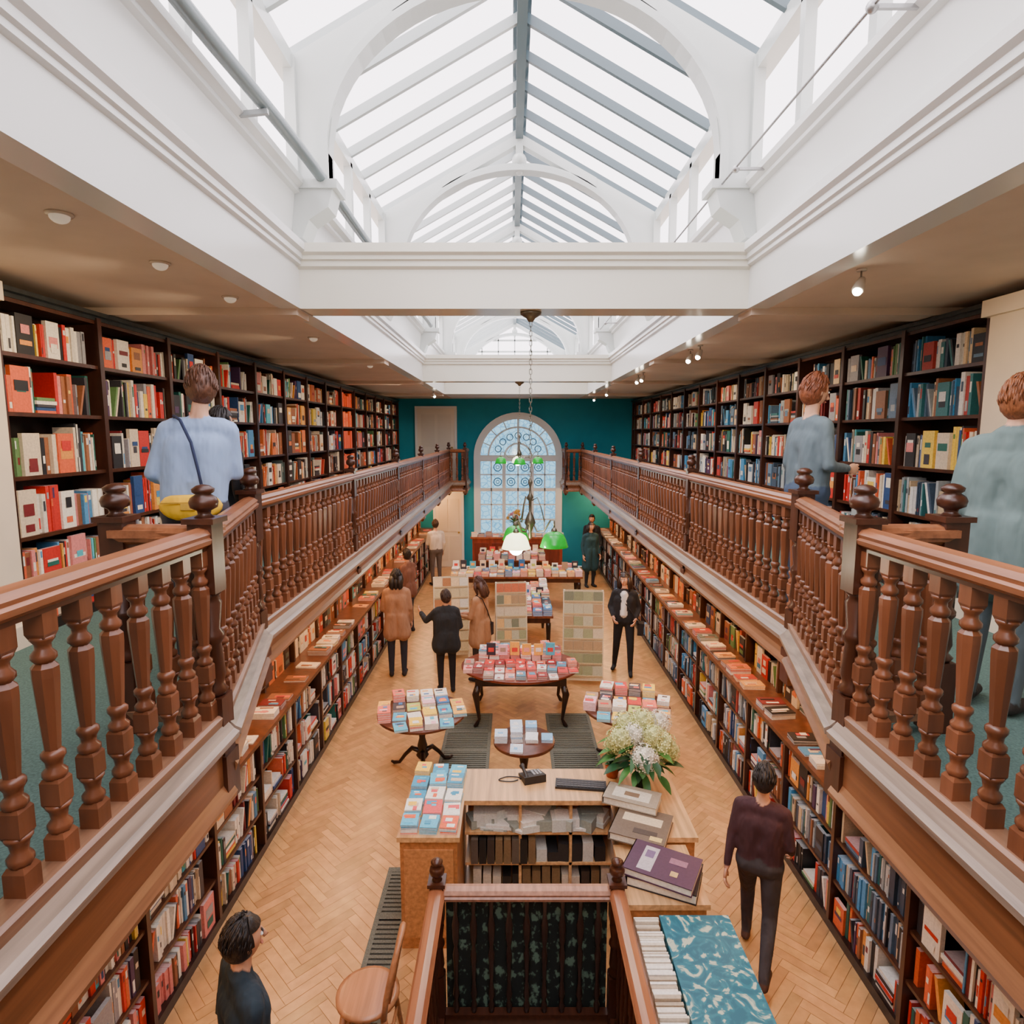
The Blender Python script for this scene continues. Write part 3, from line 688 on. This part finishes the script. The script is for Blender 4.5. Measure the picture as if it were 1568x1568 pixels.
def bigbook(name,x,y,z,w,d,t,a,cov,tilt=0,blocks=()):
    mb=MB(); rbox(mb,0,0,0,w,d,.006,0,cov); rbox(mb,.004,0,.006,w-.02,d-.015,t,0,S(232,226,210)); rbox(mb,0,0,.006+t,w,d,.006,0,cov); box(mb,-w/2,-w/2+.006,-d/2,d/2,0,t+.012,cov)
    for k,(bx,by,bw,bd,c) in enumerate(blocks): rbox(mb,bx,by,t+.012,bw,bd,.001+.0005*k,0,c)
    o=mb.obj(name,[BOOK],loc=(x,y,z),rotz=a); o.rotation_euler[0]=tilt; return o
mb=MB(); box(mb,.68,1.2,3.78,4.36,0,.86,OAKD); box(mb,.67,1.22,3.76,4.37,.86,.9,OAK); mb.obj('book_plinth',[WOODH])
bigbook('large_catalogue',.97,4.0,.902,.48,.34,.06,-.42,S(34,30,34))
bigbook('large_purple_book',.95,3.99,.976,.48,.34,.045,-.5,S(70,40,68),0,((-.1,.0,.1,.26,S(186,178,186)),(-.1,.05,.06,.08,S(110,90,130)),(.1,.05,.12,.06,S(140,96,120)),(.1,-.08,.05,.05,S(200,170,110))))
bigbook('large_open_catalogue',.90,4.46,.952,.42,.40,.05,-.42,S(104,90,76),0,((0,.05,.30,.1,S(206,190,160)),(.05,-.1,.18,.06,S(70,60,54)),(.14,-.15,.09,.05,S(214,190,120))))
bigbook('large_book',.88,4.74,1.018,.44,.24,.05,-.42,S(150,140,124),0,((0,0,.3,.14,S(206,200,186)),(0,0,.12,.06,S(120,100,80))))
em=empty('hydrangea_vase',(1.02,5.08,.952)); mb=MB()
lathe(mb,[(0,.05),(.01,.06),(.1,.055),(.2,.045),(.28,.055),(.3,.06)],(0,0,0),20,S(26,52,44))
mb.obj('vase',[PAINT],parent=em)
mb=MB(); lf=MB()
def hyd(mb,c,r,col):
    ell(mb,c,(r*.8,)*3,tuple(q*.75 for q in col),0,10,8)
    for k in range(70):
        z=1-2*(k+.5)/70; a=k*2.39996; q=math.sqrt(1-z*z); n=Vector((q*math.cos(a),q*math.sin(a),z)); p=Vector(c)+n*r*R.uniform(.88,1.05)
        u=n.cross(Vector((.3,.2,.9))).normalized(); v=n.cross(u); e=r*.19; kc=R.uniform(.85,1.08)
        for t in range(4):
            a2=t*math.pi/2+k; d1=u*math.cos(a2)+v*math.sin(a2); d2=u*math.cos(a2+1.57)+v*math.sin(a2+1.57)
            mb.add([p,p+d1*e*.9+d2*e*.45+n*.004,p+d1*e*1.15,p+d1*e*.9-d2*e*.45+n*.004],[(0,1,2,3)],tuple(min(.9,q_*kc) for q_ in col))
for (x,y,z,r,gr) in ((-.0,-.16,.34,.12,0),(-.19,-.03,.44,.12,1),(.16,-.07,.42,.12,1),(.02,.05,.56,.12,1),(-.12,.1,.52,.11,1),(.17,.12,.52,.11,0),(-.24,.05,.34,.08,1),(.24,-.02,.33,.09,1),(-.06,.0,.48,.11,0),(.08,-.08,.5,.1,1)):
    hyd(mb,(x,y,z),r,S(240,236,218) if gr==0 else S(208,214,146))
    tube(lf,[(0,0,.05),(x*.4,y*.4,.25),(x,y,z)],.006,S(60,110,50),0,6)
mb.obj('blooms',[LEAF],parent=em)
def leaf(mb,p,d,l,w,col):
    p=Vector(p);d=Vector(d).normalized(); sd=d.cross(Vector((0,0,1))).normalized(); up=sd.cross(d); pts=[];fs=[]
    for i in range(6):
        t=i/5; c=p+d*l*t-Vector((0,0,1))*l*.35*t*t; ww=w*math.sin(math.pi*min(1,t*.92+.06)); pts+= [c-sd*ww+up*ww*.3,c,c+sd*ww+up*ww*.3]
    for i in range(5): fs+=[(i*3,i*3+1,i*3+4,i*3+3),(i*3+1,i*3+2,i*3+5,i*3+4)]
    mb.add(pts,fs,col,0,True)
for k in range(56):
    a=R.uniform(0,6.28); r=R.uniform(.02,.24); leaf(lf,(r*math.cos(a),r*math.sin(a),R.uniform(.18,.42)),(math.cos(a),math.sin(a),R.uniform(-.5,.6)),R.uniform(.1,.22),R.uniform(.03,.05),S(*R.choice([(36,92,36),(60,120,48),(26,70,38)])))
lf.obj('leaves',[LEAF],parent=em)
em=empty('potted_plant',(.80,5.24,.952)); mb=MB()
lathe(mb,[(0,.05),(.1,.065),(.11,.06)],(0,0,0),16,S(170,84,50)); lf=MB()
for k in range(26):
    a=R.uniform(0,6.28); leaf(lf,(0,0,.1),(math.cos(a),math.sin(a),R.uniform(.4,2.2)),R.uniform(.08,.17),.026,S(*R.choice([(30,76,40),(50,104,50)])))
mb.obj('pot',[MATTE],parent=em); lf.obj('leaves',[LEAF],parent=em)
em=empty('flower_bouquet',(.0,17.2,1.172)); mb=MB()
lathe(mb,[(0,.06),(.1,.08),(.25,.06),(.28,.07)],(0,0,0),14,S(90,110,100)); lf=MB()
for k in range(46):
    a=R.uniform(0,6.28); leaf(lf,(0,0,.3),(math.cos(a)*.6,math.sin(a)*.6,R.uniform(.4,1.6)),R.uniform(.25,.45),.04,S(*R.choice([(60,110,60),(90,140,70)])))
for k in range(14):
    a=R.uniform(0,6.28);r=R.uniform(.05,.28); hyd(mb,(r*math.cos(a),r*math.sin(a),R.uniform(.45,.75)),.05,S(*R.choice([(240,230,220),(230,190,90),(220,150,170)])))
mb.obj('vase_and_blooms',[LEAF],parent=em); lf.obj('leaves',[LEAF],parent=em)

# ---------------------------------------------------------------- stairwell
em=empty('stairwell_balustrade',(0,0,0)); mb=MB()
for x in (-.6,.6):
    newel(mb,x,3.8,0,1.03,BROWND,.045)
    sweep(mb,[(o,z+.95) for o,z in RAILP],(x,1.2),(x,3.8),(1,0),S(146,92,62),1)
    sweep(mb,[(-.04,0),(.04,0),(.04,.06),(-.04,.06)],(x,1.2),(x,3.8),(1,0),BROWND,1)
    y=1.3
    while y<3.74:
        lathe(mb,[(.06,.018),(.15,.022),(.2,.014),(.4,.022),(.6,.014),(.62,.02),(.95,.015)],(x,y,0),8,BROWND); y+=.13
sweep(mb,[(o+3.8,z+.93) for o,z in RAILP],(-.6,0),(.6,0),(0,1),S(170,124,100),1)
sweep(mb,[(-.03+3.8,0),(.03+3.8,0),(.03+3.8,.07),(-.03+3.8,.07)],(-.6,0),(.6,0),(0,1),BROWND,1)
for i in range(9):
    x=-.48+i*.12
    lathe(mb,[(.06,.016),(.12,.022),(.16,.012),(.2,.024),(.3,.012),(.42,.016),(.5,.022),(.56,.012),(.62,.022),(.72,.026),(.8,.012),(.93,.016)],(x,3.8,0),8,S(60,44,38))
mb.obj('rails',[WOOD,WOODH],parent=em)
pm=bpy.data.materials.new('dark_leaf_pattern'); pm.use_nodes=True; nt=pm.node_tree; b=nt.nodes['Principled BSDF']
tc=nt.nodes.new('ShaderNodeTexCoord'); mp=nt.nodes.new('ShaderNodeMapping'); mp.inputs['Scale'].default_value=(12,12,9); vo=nt.nodes.new('ShaderNodeTexVoronoi'); vo.inputs['Scale'].default_value=1; vo.inputs['Randomness'].default_value=.35
nz=nt.nodes.new('ShaderNodeTexNoise'); nz.inputs['Scale'].default_value=3
cr=nt.nodes.new('ShaderNodeValToRGB'); e=cr.color_ramp.elements; e[0].position=.32; e[0].color=(*S(104,132,114),1); e[1].position=.46; e[1].color=(*S(34,42,40),1)
nt.links.new(tc.outputs['Object'],mp.inputs[0])
ad=nt.nodes.new('ShaderNodeVectorMath'); ad.operation='ADD'; nt.links.new(mp.outputs[0],nz.inputs['Vector']); nt.links.new(mp.outputs[0],ad.inputs[0]); nt.links.new(nz.outputs['Color'],ad.inputs[1])
nt.links.new(ad.outputs[0],vo.inputs['Vector']); nt.links.new(vo.outputs['Distance'],cr.inputs[0]); nt.links.new(cr.outputs[0],b.inputs['Base Color']); b.inputs['Roughness'].default_value=.6
mb=MB(); box(mb,-.55,.55,3.86,3.89,0,.86,(1,1,1)); mb.obj('patterned_panel',[pm],parent=em)
mb=MB(); dk=S(60,50,44)
box(mb,-.62,-.6,1.2,3.74,-2.4,-.2,dk); box(mb,.6,.62,1.2,3.74,-2.4,-.2,dk); box(mb,-.6,.6,3.74,3.76,-2.4,-.2,dk); box(mb,-.6,.6,1.18,1.2,-2.4,-.2,dk); box(mb,-.6,.6,1.2,3.74,-2.5,-2.4,dk)
for i in range(9): box(mb,-.6,.6,3.74-.27*(i+1),3.74-.27*i,-2.4,-.2*(i+1)-.05,S(96,66,46))
mb.obj('basement_stairs',[MATTE])
tm=bpy.data.materials.new('teal_marbled_paper'); tm.use_nodes=True; nt=tm.node_tree; b=nt.nodes['Principled BSDF']
tc=nt.nodes.new('ShaderNodeTexCoord'); nz=nt.nodes.new('ShaderNodeTexNoise'); nz.inputs['Scale'].default_value=7; nz.inputs['Distortion'].default_value=2.5; nz.inputs['Detail'].default_value=3
cr=nt.nodes.new('ShaderNodeValToRGB'); e=cr.color_ramp.elements; e[0].position=.42; e[0].color=(*S(18,92,114),1); e[1].position=.62; e[1].color=(*S(176,190,172),1)
x=e.new(.55); x.color=(*S(30,116,134),1)
nt.links.new(tc.outputs['Object'],nz.inputs['Vector']); nt.links.new(nz.outputs['Fac'],cr.inputs[0]); nt.links.new(cr.outputs[0],b.inputs['Base Color']); b.inputs['Roughness'].default_value=.5
em=empty('low_bookcase',(0,0,0)); mb=MB()
box(mb,.68,1.3,2.2,3.7,0,.7,OAKD); box(mb,.66,1.32,2.18,3.72,.7,.73,OAKD); mb.obj('case',[WOODH],parent=em)
mb=MB(); box(mb,.87,1.3,2.2,3.68,.73,.87,(1,1,1)); box(mb,.86,1.31,2.19,3.69,.86,.885,(1,1,1)); mb.obj('marbled_box',[tm],parent=em)
bk=MB(); y=2.2
while y<3.66:
    t=R.uniform(.012,.03); c=R.choice([S(232,226,214),S(216,208,190),S(238,236,228),S(180,166,144)]); box(bk,.69,.845+R.uniform(-.01,.005),y,y+t-.005,.73,.88+R.uniform(0,.025),c); y+=t
bk.obj('white_books',[BOOK],parent=em)

em=empty('wooden_chair',(-1.02,3.55,0),math.radians(0)); mb=MB(); CH=S(176,120,80)
lathe(mb,[(.43,.17),(.445,.2),(.465,.2),(.47,.17)],(0,0,0),28,CH)
for a,b_ in ((-1,-1),(1,-1),(1,1),(-1,1)):
    tube(mb,[(a*.12,b_*.12,.44),(a*.15,b_*.15,.25),(a*.18,b_*.18,0)],[.022,.02,.014],CH,0,8)
for a in (-1,1): tube(mb,[(a*.155,-.155,.22),(a*.155,.155,.22)],.011,CH,0,6)
tube(mb,[(-.155,0,.22),(.155,0,.22)],.011,CH,0,6)
tube(mb,[( .14+.09*abs(math.sin(t)), .19*math.cos(t), .46+.44*math.sin(t)**.7 if math.sin(t)>0 else .46) for t in np.linspace(0.001,math.pi-.001,19)],.018,CH,0,8)
for yy in (-.1,-.035,.035,.1): tube(mb,[(.15,yy*.8,.46),(.225,yy,.46+.44*(1-(yy/.19)**2)**.35)],.009,CH,0,6)
mb.obj('chair',[WOODH],parent=em)

# ---------------------------------------------------------------- people
def capsule(mb,a,b,ra,rb,segs=12):
    a=Vector(a);b=Vector(b);d=b-a;L_=max(d.length,1e-5);d=d/L_
    u=d.cross(Vector((.31,.87,.38)))
    if u.length<.1:u=d.cross(Vector((1,0,0)))
    u.normalize();w_=d.cross(u);vs=[];fs=[];rings=[]
    for k in range(5): t=math.pi/2*(k/4); rings.append((a-d*ra*math.cos(t),max(ra*math.sin(t),.0006)))
    for k in range(5): t=math.pi/2*(k/4); rings.append((b+d*rb*math.sin(t),max(rb*math.cos(t),.0006)))
    for p,r in rings:
        for i in range(segs): q=2*math.pi*i/segs; vs.append(p+(u*math.cos(q)+w_*math.sin(q))*r)
    n=len(rings)
    for j in range(n-1):
        for i in range(segs): k=(i+1)%segs; fs.append((j*segs+i,j*segs+k,(j+1)*segs+k,(j+1)*segs+i))
    fs.append(tuple(range(segs))[::-1]);fs.append(tuple((n-1)*segs+i for i in range(segs)))
    mb.add(vs,fs,(1,1,1))
def person(name,loc,rz,height,top,bottom,shoe,skin,hair,pose={},coat=None,hairlen=0,female=False,bulk=1.0,inner=None,head=(0,0,0),extra=None,vox=.015,sleeve=None,sw=None):
    em=empty(name,loc,rz,height/1.75)
    sw=sw or (.165 if female else .185)
    J=dict(el_l=(-sw-.05,-.02,1.13),wr_l=(-sw-.06,.08,.88),el_r=(sw+.05,-.02,1.13),wr_r=(sw+.06,.08,.88),
           kn_l=(-.1,.02,.5),an_l=(-.1,-.02,.09),kn_r=(.1,.02,.5),an_r=(.1,-.02,.09),lean=(0,0))
    J.update(pose); lx,ly=J['lean']
    def T(x,y,z):
        k=max(0,(z-.95))/.6; return (x+lx*k,y+ly*k,z)
    bu=bulk; C=[]
    hw=.085 if female else .075
    add=lambda a,b,ra,rb,c:C.append((a,b,ra,rb,c))
    add((-hw,0,.93),(hw,0,.93),.115,.115,bottom if not coat else top)
    add(T(-.055,0,1.08),T(.055,0,1.08),.105*bu,.105*bu,top)
    for s in (-1,1):
        add((s*hw,0,1.0),T(s*.075,0,1.28),.11*bu,.115*bu,top)
    add(T(-.08,.005,1.28),T(.08,.005,1.28),.115*bu,.115*bu,top)
    add(T(-sw*.72,0,1.395),T(sw*.72,0,1.395),.072*bu,.072*bu,top)
    add(T(0,-.005,1.36),T(0,.01,1.46),.07,.05,top)
    add(T(0,.0,1.45),T(0,.012,1.54),.05,.048,skin)
    if inner: add(T(0,.09,1.05),T(0,.07,1.38),.055,.06,inner)
    for sd,s in (('l',-1),('r',1)):
        sh=T(s*sw,0,1.39); el=T(*J['el_'+sd]); wr=T(*J['wr_'+sd])
        add(sh,el,.057*bu,.043*bu,top)
        mid=tuple(.85*w_+.15*e_ for e_,w_ in zip(el,wr))
        if sleeve:
            m1=tuple(.3*w_+.7*e_ for e_,w_ in zip(el,wr)); add(el,m1,.044*bu,.042*bu,top); add(m1,wr,.036,.026,skin)
        else:
            add(el,mid,.044*bu,.035*bu,top); add(mid,wr,.028,.026,skin)
        kn=J['kn_'+sd];an=J['an_'+sd]
        add((s*.09,0,.90),kn,.092,.062,bottom); add(kn,an,.064,.043,bottom)
        toe=(an[0]+s*.02,an[1]+.15,max(.035,an[2]-.05)); heel=(an[0],an[1]-.03,max(.04,an[2]-.045))
        add(heel,toe,.042,.034,shoe)
    if coat:
        for s in (-1,1):
            for f in (-.03,.03): add((s*.07,f,1.0),(s*.1,f,coat),.11*bu,.12*bu,top)
        add((-.09,0,coat),(.09,0,coat),.11*bu,.11*bu,top)
        add(T(-.05,-.02,1.46),T(.05,-.02,1.46),.045,.045,top)
    m=MB()
    for a,b_,ra,rb,c in C: capsule(m,a,b_,ra,rb)
    o=m.obj(name+'_tmp',[CLOTH])
    md=o.modifiers.new('r','REMESH'); md.mode='VOXEL'; md.voxel_size=vox
    sm=o.modifiers.new('s','SMOOTH'); sm.factor=.5; sm.iterations=5
    dg=bpy.context.evaluated_depsgraph_get(); dg.update()
    me=bpy.data.meshes.new_from_object(o.evaluated_get(dg)); bpy.data.objects.remove(o)
    for n_ in [a.name for a in me.color_attributes]: me.color_attributes.remove(me.color_attributes[n_])
    nv=len(me.vertices); co=np.empty(nv*3,dtype=np.float32); me.vertices.foreach_get('co',co); co=co.reshape(-1,3)
    best=np.full(nv,1e9); col=np.ones((nv,4),dtype=np.float32)
    for a,b_,ra,rb,c in C:
        a=np.array(a);b2=np.array(b_);ab=b2-a; t=np.clip(((co-a)@ab)/max(ab@ab,1e-9),0,1)
        d=np.linalg.norm(co-(a+t[:,None]*ab),axis=1)-(ra+(rb-ra)*t)
        k=d<best; best[k]=d[k]; col[k,:3]=c
    ca=me.color_attributes.new(name='Col',type='FLOAT_COLOR',domain='POINT'); ca.data.foreach_set('color',col.ravel())
    me.polygons.foreach_set('use_smooth',[True]*len(me.polygons))
    if not me.materials: me.materials.append(CLOTH)
    ob=bpy.data.objects.new('body',me); sc.collection.objects.link(ob); ob.parent=em
    hm=MB()
    def hf(p):
        x,y,z=p
        if z<0: k=(-z)**1.6; x*=1-.38*k; y=y*(1-.25*k)+(.12*k)
        if y>0: y*=.93
        if y<0: y*=1.02
        return Vector((x,y,z))
    ell(hm,(0,0,0),(.074,.094,.118),skin,0,24,20,None,hf)
    tube(hm,[(0,.086,.02),(0,.100,-.012),(0,.108,-.026),(0,.095,-.034)],[.007,.010,.015,.010],skin,0,8)
    lip=tuple(c*q for c,q in zip(skin,(.8,.5,.5))); ell(hm,(0,.085,-.058),(.024,.010,.007),lip,0,10,6)
    for s in (-1,1):
        ell(hm,(s*.03,.080,.008),(.014,.009,.008),(.8,.78,.75),0,10,6); ell(hm,(s*.03,.088,.008),(.006,.004,.006),(.03,.02,.02),0,8,6)
        ell(hm,(s*.03,.085,.028),(.019,.006,.004),hair,0,8,5); ell(hm,(s*.076,-.005,-.005),(.010,.018,.03),skin,0,8,6)
    ho=hm.obj('head',[SKIN],parent=em)
    hc=T(0,.02,1.632); ho.location=hc; ho.rotation_euler=(head[0],head[1],head[2])
    hh=MB(); rr=random.Random(len(name)*13+int(abs(loc[0])*100))
    def kp(u): return not(u.y>.30 and u.z<.42) and not(u.z<-.5) and not (u.y>.05 and u.z<-.1)
    ell(hh,(0,-.006,.008),(.085,.103,.124),hair,0,36,28,None,lambda p:p*(1+.03*math.sin(9*p.x+5*p.z)+.02*math.sin(17*p.y)+.012*math.sin(31*p.x+11*p.y)),kp)
    ell(hh,(0,-.02,-.01),(.079,.088,.095),hair,0,16,12)
    for q in range(200):
        a=rr.uniform(0,6.28); t=rr.uniform(0,1.5); d=Vector((math.sin(t)*math.cos(a),math.sin(t)*math.sin(a),math.cos(t)))
        if d.y>.5 or (d.y>.2 and d.z<.4): continue
        e=Vector((d.x*1.3,d.y*1.3-.25,d.z-.5)).normalized()
        if e.y>.3 or e.z<-.55: continue
        p0=Vector((d.x*.086,-.006+d.y*.104,.01+d.z*.125)); p1=Vector((e.x*.089,-.006+e.y*.106,.01+e.z*.127)); pm_=((p0+p1)/2)*1.06
        kk=rr.uniform(.8,1.2); tube(hh,[p0,pm_,p1],[.002,.0045,.0015],tuple(c*kk for c in hair),0,5)
    if hairlen:
        for s in (-1,0,1):
            tube(hh,[(s*.045,-.05,.02),(s*.062,-.07,-.08),(s*.066,-.075,-.08-hairlen*.6),(s*.05,-.07,-.08-hairlen)],[.05,.052,.045,.012],hair,0,10)
        for s in (-1,1): tube(hh,[(s*.07,.02,.05),(s*.085,.03,-.05),(s*.085,.02,-.07-hairlen*.7)],[.026,.03,.012],hair,0,8)
    h2=hh.obj('hair',[HAIR],parent=em); h2.location=hc; h2.rotation_euler=ho.rotation_euler
    for sd,s in (('l',-1),('r',1)):
        wr=Vector(T(*J['wr_'+sd])); el=Vector(T(*J['el_'+sd])); d=(wr-el).normalized()
        inw=Vector((-s,0,0)); inw=(inw-d*inw.dot(d))
        if inw.length<.2: inw=Vector((0,0,-1))-d*(-d.z)
        inw.normalize(); w_=d.cross(inw)*(-s)
        if w_.y<0 and abs(d.z)>.5: w_=-w_
        g=MB(); M=Matrix((w_,inw,d)).transposed()
        ell(g,wr+d*.045,(.040,.016,.055),skin,0,12,8,M)
        for i,(off,l) in enumerate(((.030,.068),(.010,.078),(-.010,.072),(-.029,.056))):
            p0=wr+d*.075+w_*off; p1=p0+d*l*.5+inw*.008; p2=p1+d*l*.32+inw*l*.28; p3=p2+d*l*.1+inw*l*.25
            tube(g,[p0,p1,p2,p3],[.0095,.009,.008,.005],skin,0,7)
        p0=wr+d*.025+w_*.032; tube(g,[p0,p0+d*.025+w_*.022+inw*.008,p0+d*.052+w_*.026+inw*.018],[.012,.0105,.006],skin,0,7)
        g.obj('hand_'+sd,[SKIN],parent=em)
    if extra: extra(em)
    return em
SK=S(214,164,134); SK2=S(194,144,114); HB=S(58,38,28); HBK=S(26,22,22); HRD=S(126,70,42)
BLKC=S(28,30,34)
def strap_bag(col,bagcol,x=-.26,z=.92,w=.2,h=.2):
    def f(em):
        m=MB()
        def rb(x0,x1,y0,y1,z0,z1): box(m,x0,x1,y0,y1,z0,z1,bagcol)
        rb(x-.05,x+.05,-w/2,w/2,z-h,z); rb(x-.056,x+.056,-w/2+.01,w/2-.01,z-.08,z+.006)
        m.obj('bag',[CLOTH],parent=em)
        m=MB(); sx=1 if x<0 else -1
        tube(m,[(x*.9,-.1,z),(sx*.0,-.135,1.22),(sx*.1,-.10,1.42),(sx*.12,0,1.475),(sx*.08,.10,1.38),(x*.5,.14,1.1),(x*.9,.1,z)],.009,col,0,6); m.obj('strap',[CLOTH],parent=em)
    return f
def braces(em):
    m=MB()
    tube(m,[(.08,-.13,1.02),(.065,-.145,1.15),(.03,-.125,1.32),(-.03,-.075,1.445),(-.08,0,1.47),(-.07,.1,1.4)],.009,S(44,54,84),0,6)
    m.obj('strap',[CLOTH],parent=em)
    m=MB()
    for sx in (-1,1): pass
    ell(m,(.02,-.165,.97),(.165,.05,.095),S(242,192,40),0,20,12,None,lambda p:Vector((p.x*(1-.18*max(0,p.z)),p.y,max(-.85,min(.6,p.z))))); box(m,-.12,.15,-.222,-.212,.985,.993,S(180,140,40)); box(m,-.02,.05,-.226,-.212,.95,.985,S(190,150,50))
    m.obj('yellow_bag',[CLOTH],parent=em)
person('man_in_blue_shirt',(-2.03,3.75,GF),math.radians(14),1.82,S(150,176,216),S(60,60,70),S(60,44,36),SK,S(88,54,36),dict(el_l=(-.235,.0,1.14),wr_l=(-.18,.2,1.05),el_r=(.21,.06,1.13),wr_r=(.12,.28,1.12),lean=(.05,.05)),head=(-.25,0,.15),extra=braces,bulk=.98,sleeve=True,sw=.165)
person('person_in_black_coat',(-2.16,4.4,GF),math.radians(-30),1.6,BLKC,BLKC,BLKC,SK2,HBK,dict(el_r=(.27,-.06,1.14),wr_r=(.26,.0,.9)),coat=.8)
person('man_in_grey_jacket',(2.14,4.7,GF),math.radians(-82),1.86,S(92,108,116),S(60,76,98),S(40,34,30),SK,HRD,dict(wr_r=(.16,.2,1.1),el_r=(.23,.0,1.12)),head=(-.2,0,0),bulk=.95,sw=.17)
person('person_in_teal_coat',(2.4,3.1,GF),math.radians(-60),1.70,S(104,124,122),S(80,92,96),S(40,34,30),SK,S(140,84,50),dict(wr_r=(.14,.24,1.05),el_r=(.25,.02,1.12)),coat=.7,bulk=1.05)
person('woman_in_tan_coat',(-2.0,9.95,0),math.radians(6),1.80,S(156,116,88),S(36,38,48),S(40,32,30),SK2,HBK,dict(wr_l=(-.16,.2,1.0),el_l=(-.23,.0,1.12)),coat=.72,female=True,hairlen=.12,bulk=1.05)
person('woman_in_black_puffer_jacket',(-1.12,9.3,0),math.radians(12),1.62,S(30,34,38),S(26,26,30),BLKC,SK2,S(50,34,28),dict(el_l=(-.32,.12,1.22),wr_l=(-.40,.3,1.32),el_r=(.24,.02,1.12),wr_r=(.14,.22,1.08)),coat=.82,female=True,bulk=1.25,head=(-.1,0,.3))
person('woman_in_beige_coat',(-.62,9.75,0),math.radians(65),1.72,S(168,126,92),S(50,44,44),BLKC,SK2,S(70,42,30),dict(wr_l=(-.12,.28,1.1),el_l=(-.22,.06,1.12),wr_r=(.12,.28,1.08),el_r=(.22,.06,1.12)),coat=.7,female=True,hairlen=.16,head=(-.3,0,0),extra=strap_bag(S(40,30,30),S(44,34,32),.26))
person('woman_in_leather_jacket',(1.78,10.1,0),math.radians(165),1.72,S(30,30,34),S(22,22,26),BLKC,SK,S(46,34,30),dict(kn_l=(-.12,.08,.5),an_l=(-.13,.1,.09),kn_r=(.12,.0,.5),an_r=(.16,-.12,.1),el_l=(-.25,-.04,1.14),wr_l=(-.2,.12,.98),el_r=(.25,-.04,1.14),wr_r=(.17,.14,1.0)),female=True,hairlen=.22,inner=S(214,214,214),head=(-.1,0,-.3),extra=strap_bag(S(30,26,26),S(34,28,28),-.28,.9))
person('man_in_cream_shirt',(-2.12,16.2,0),math.radians(30),1.76,S(214,200,180),S(90,80,74),BLKC,SK,HB,dict(wr_l=(-.12,.28,1.1),el_l=(-.22,.06,1.12)),vox=.02)
person('person_in_dark_teal_coat',(1.95,16.0,0),math.radians(200),1.72,S(30,66,76),S(30,34,40),BLKC,SK2,HBK,{},coat=.55,hairlen=.1,vox=.02)
person('person_in_dark_jacket',(2.15,17.3,0),math.radians(160),1.75,S(30,32,38),S(30,34,40),BLKC,SK2,HBK,{},coat=.6,vox=.02)
person('person_in_brown_jacket',(-2.2,12.2,0),math.radians(60),1.72,S(110,72,56),S(40,38,44),BLKC,SK2,HBK,dict(wr_r=(.12,.28,1.12),el_r=(.22,.06,1.12)),coat=.85,vox=.02)
person('man_in_navy_coat',(-1.42,2.72,0),math.radians(-50),1.68,S(24,42,54),S(22,30,40),BLKC,SK2,HBK,dict(kn_l=(-.1,.16,.52),an_l=(-.1,.22,.09),kn_r=(.1,-.02,.5),an_r=(.1,-.26,.16),el_l=(-.2,-.05,1.13),wr_l=(-.2,.08,.9),el_r=(.2,-.05,1.13),wr_r=(.2,.08,.9)),coat=.75,bulk=.95)
person('person_in_maroon_jacket',(1.74,4.25,0),math.radians(-28),1.60,S(62,36,42),S(58,54,56),S(80,54,42),SK2,HBK,dict(kn_l=(-.1,.2,.54),an_l=(-.1,.26,.1),kn_r=(.1,-.04,.5),an_r=(.1,-.32,.18),wr_l=(-.24,-.1,.86),wr_r=(.22,.2,.95)),head=(-.3,0,0),sw=.17,bulk=.95)

# ---------------------------------------------------------------- camera
cam=bpy.data.cameras.new('camera'); cam.sensor_width=36; cam.lens=36*950/1568; cam.clip_start=.05
co=bpy.data.objects.new('camera',cam); sc.collection.objects.link(co)
co.location=(-.1,0,H); co.rotation_euler=(math.radians(90-7.15),0,0); sc.camera=co
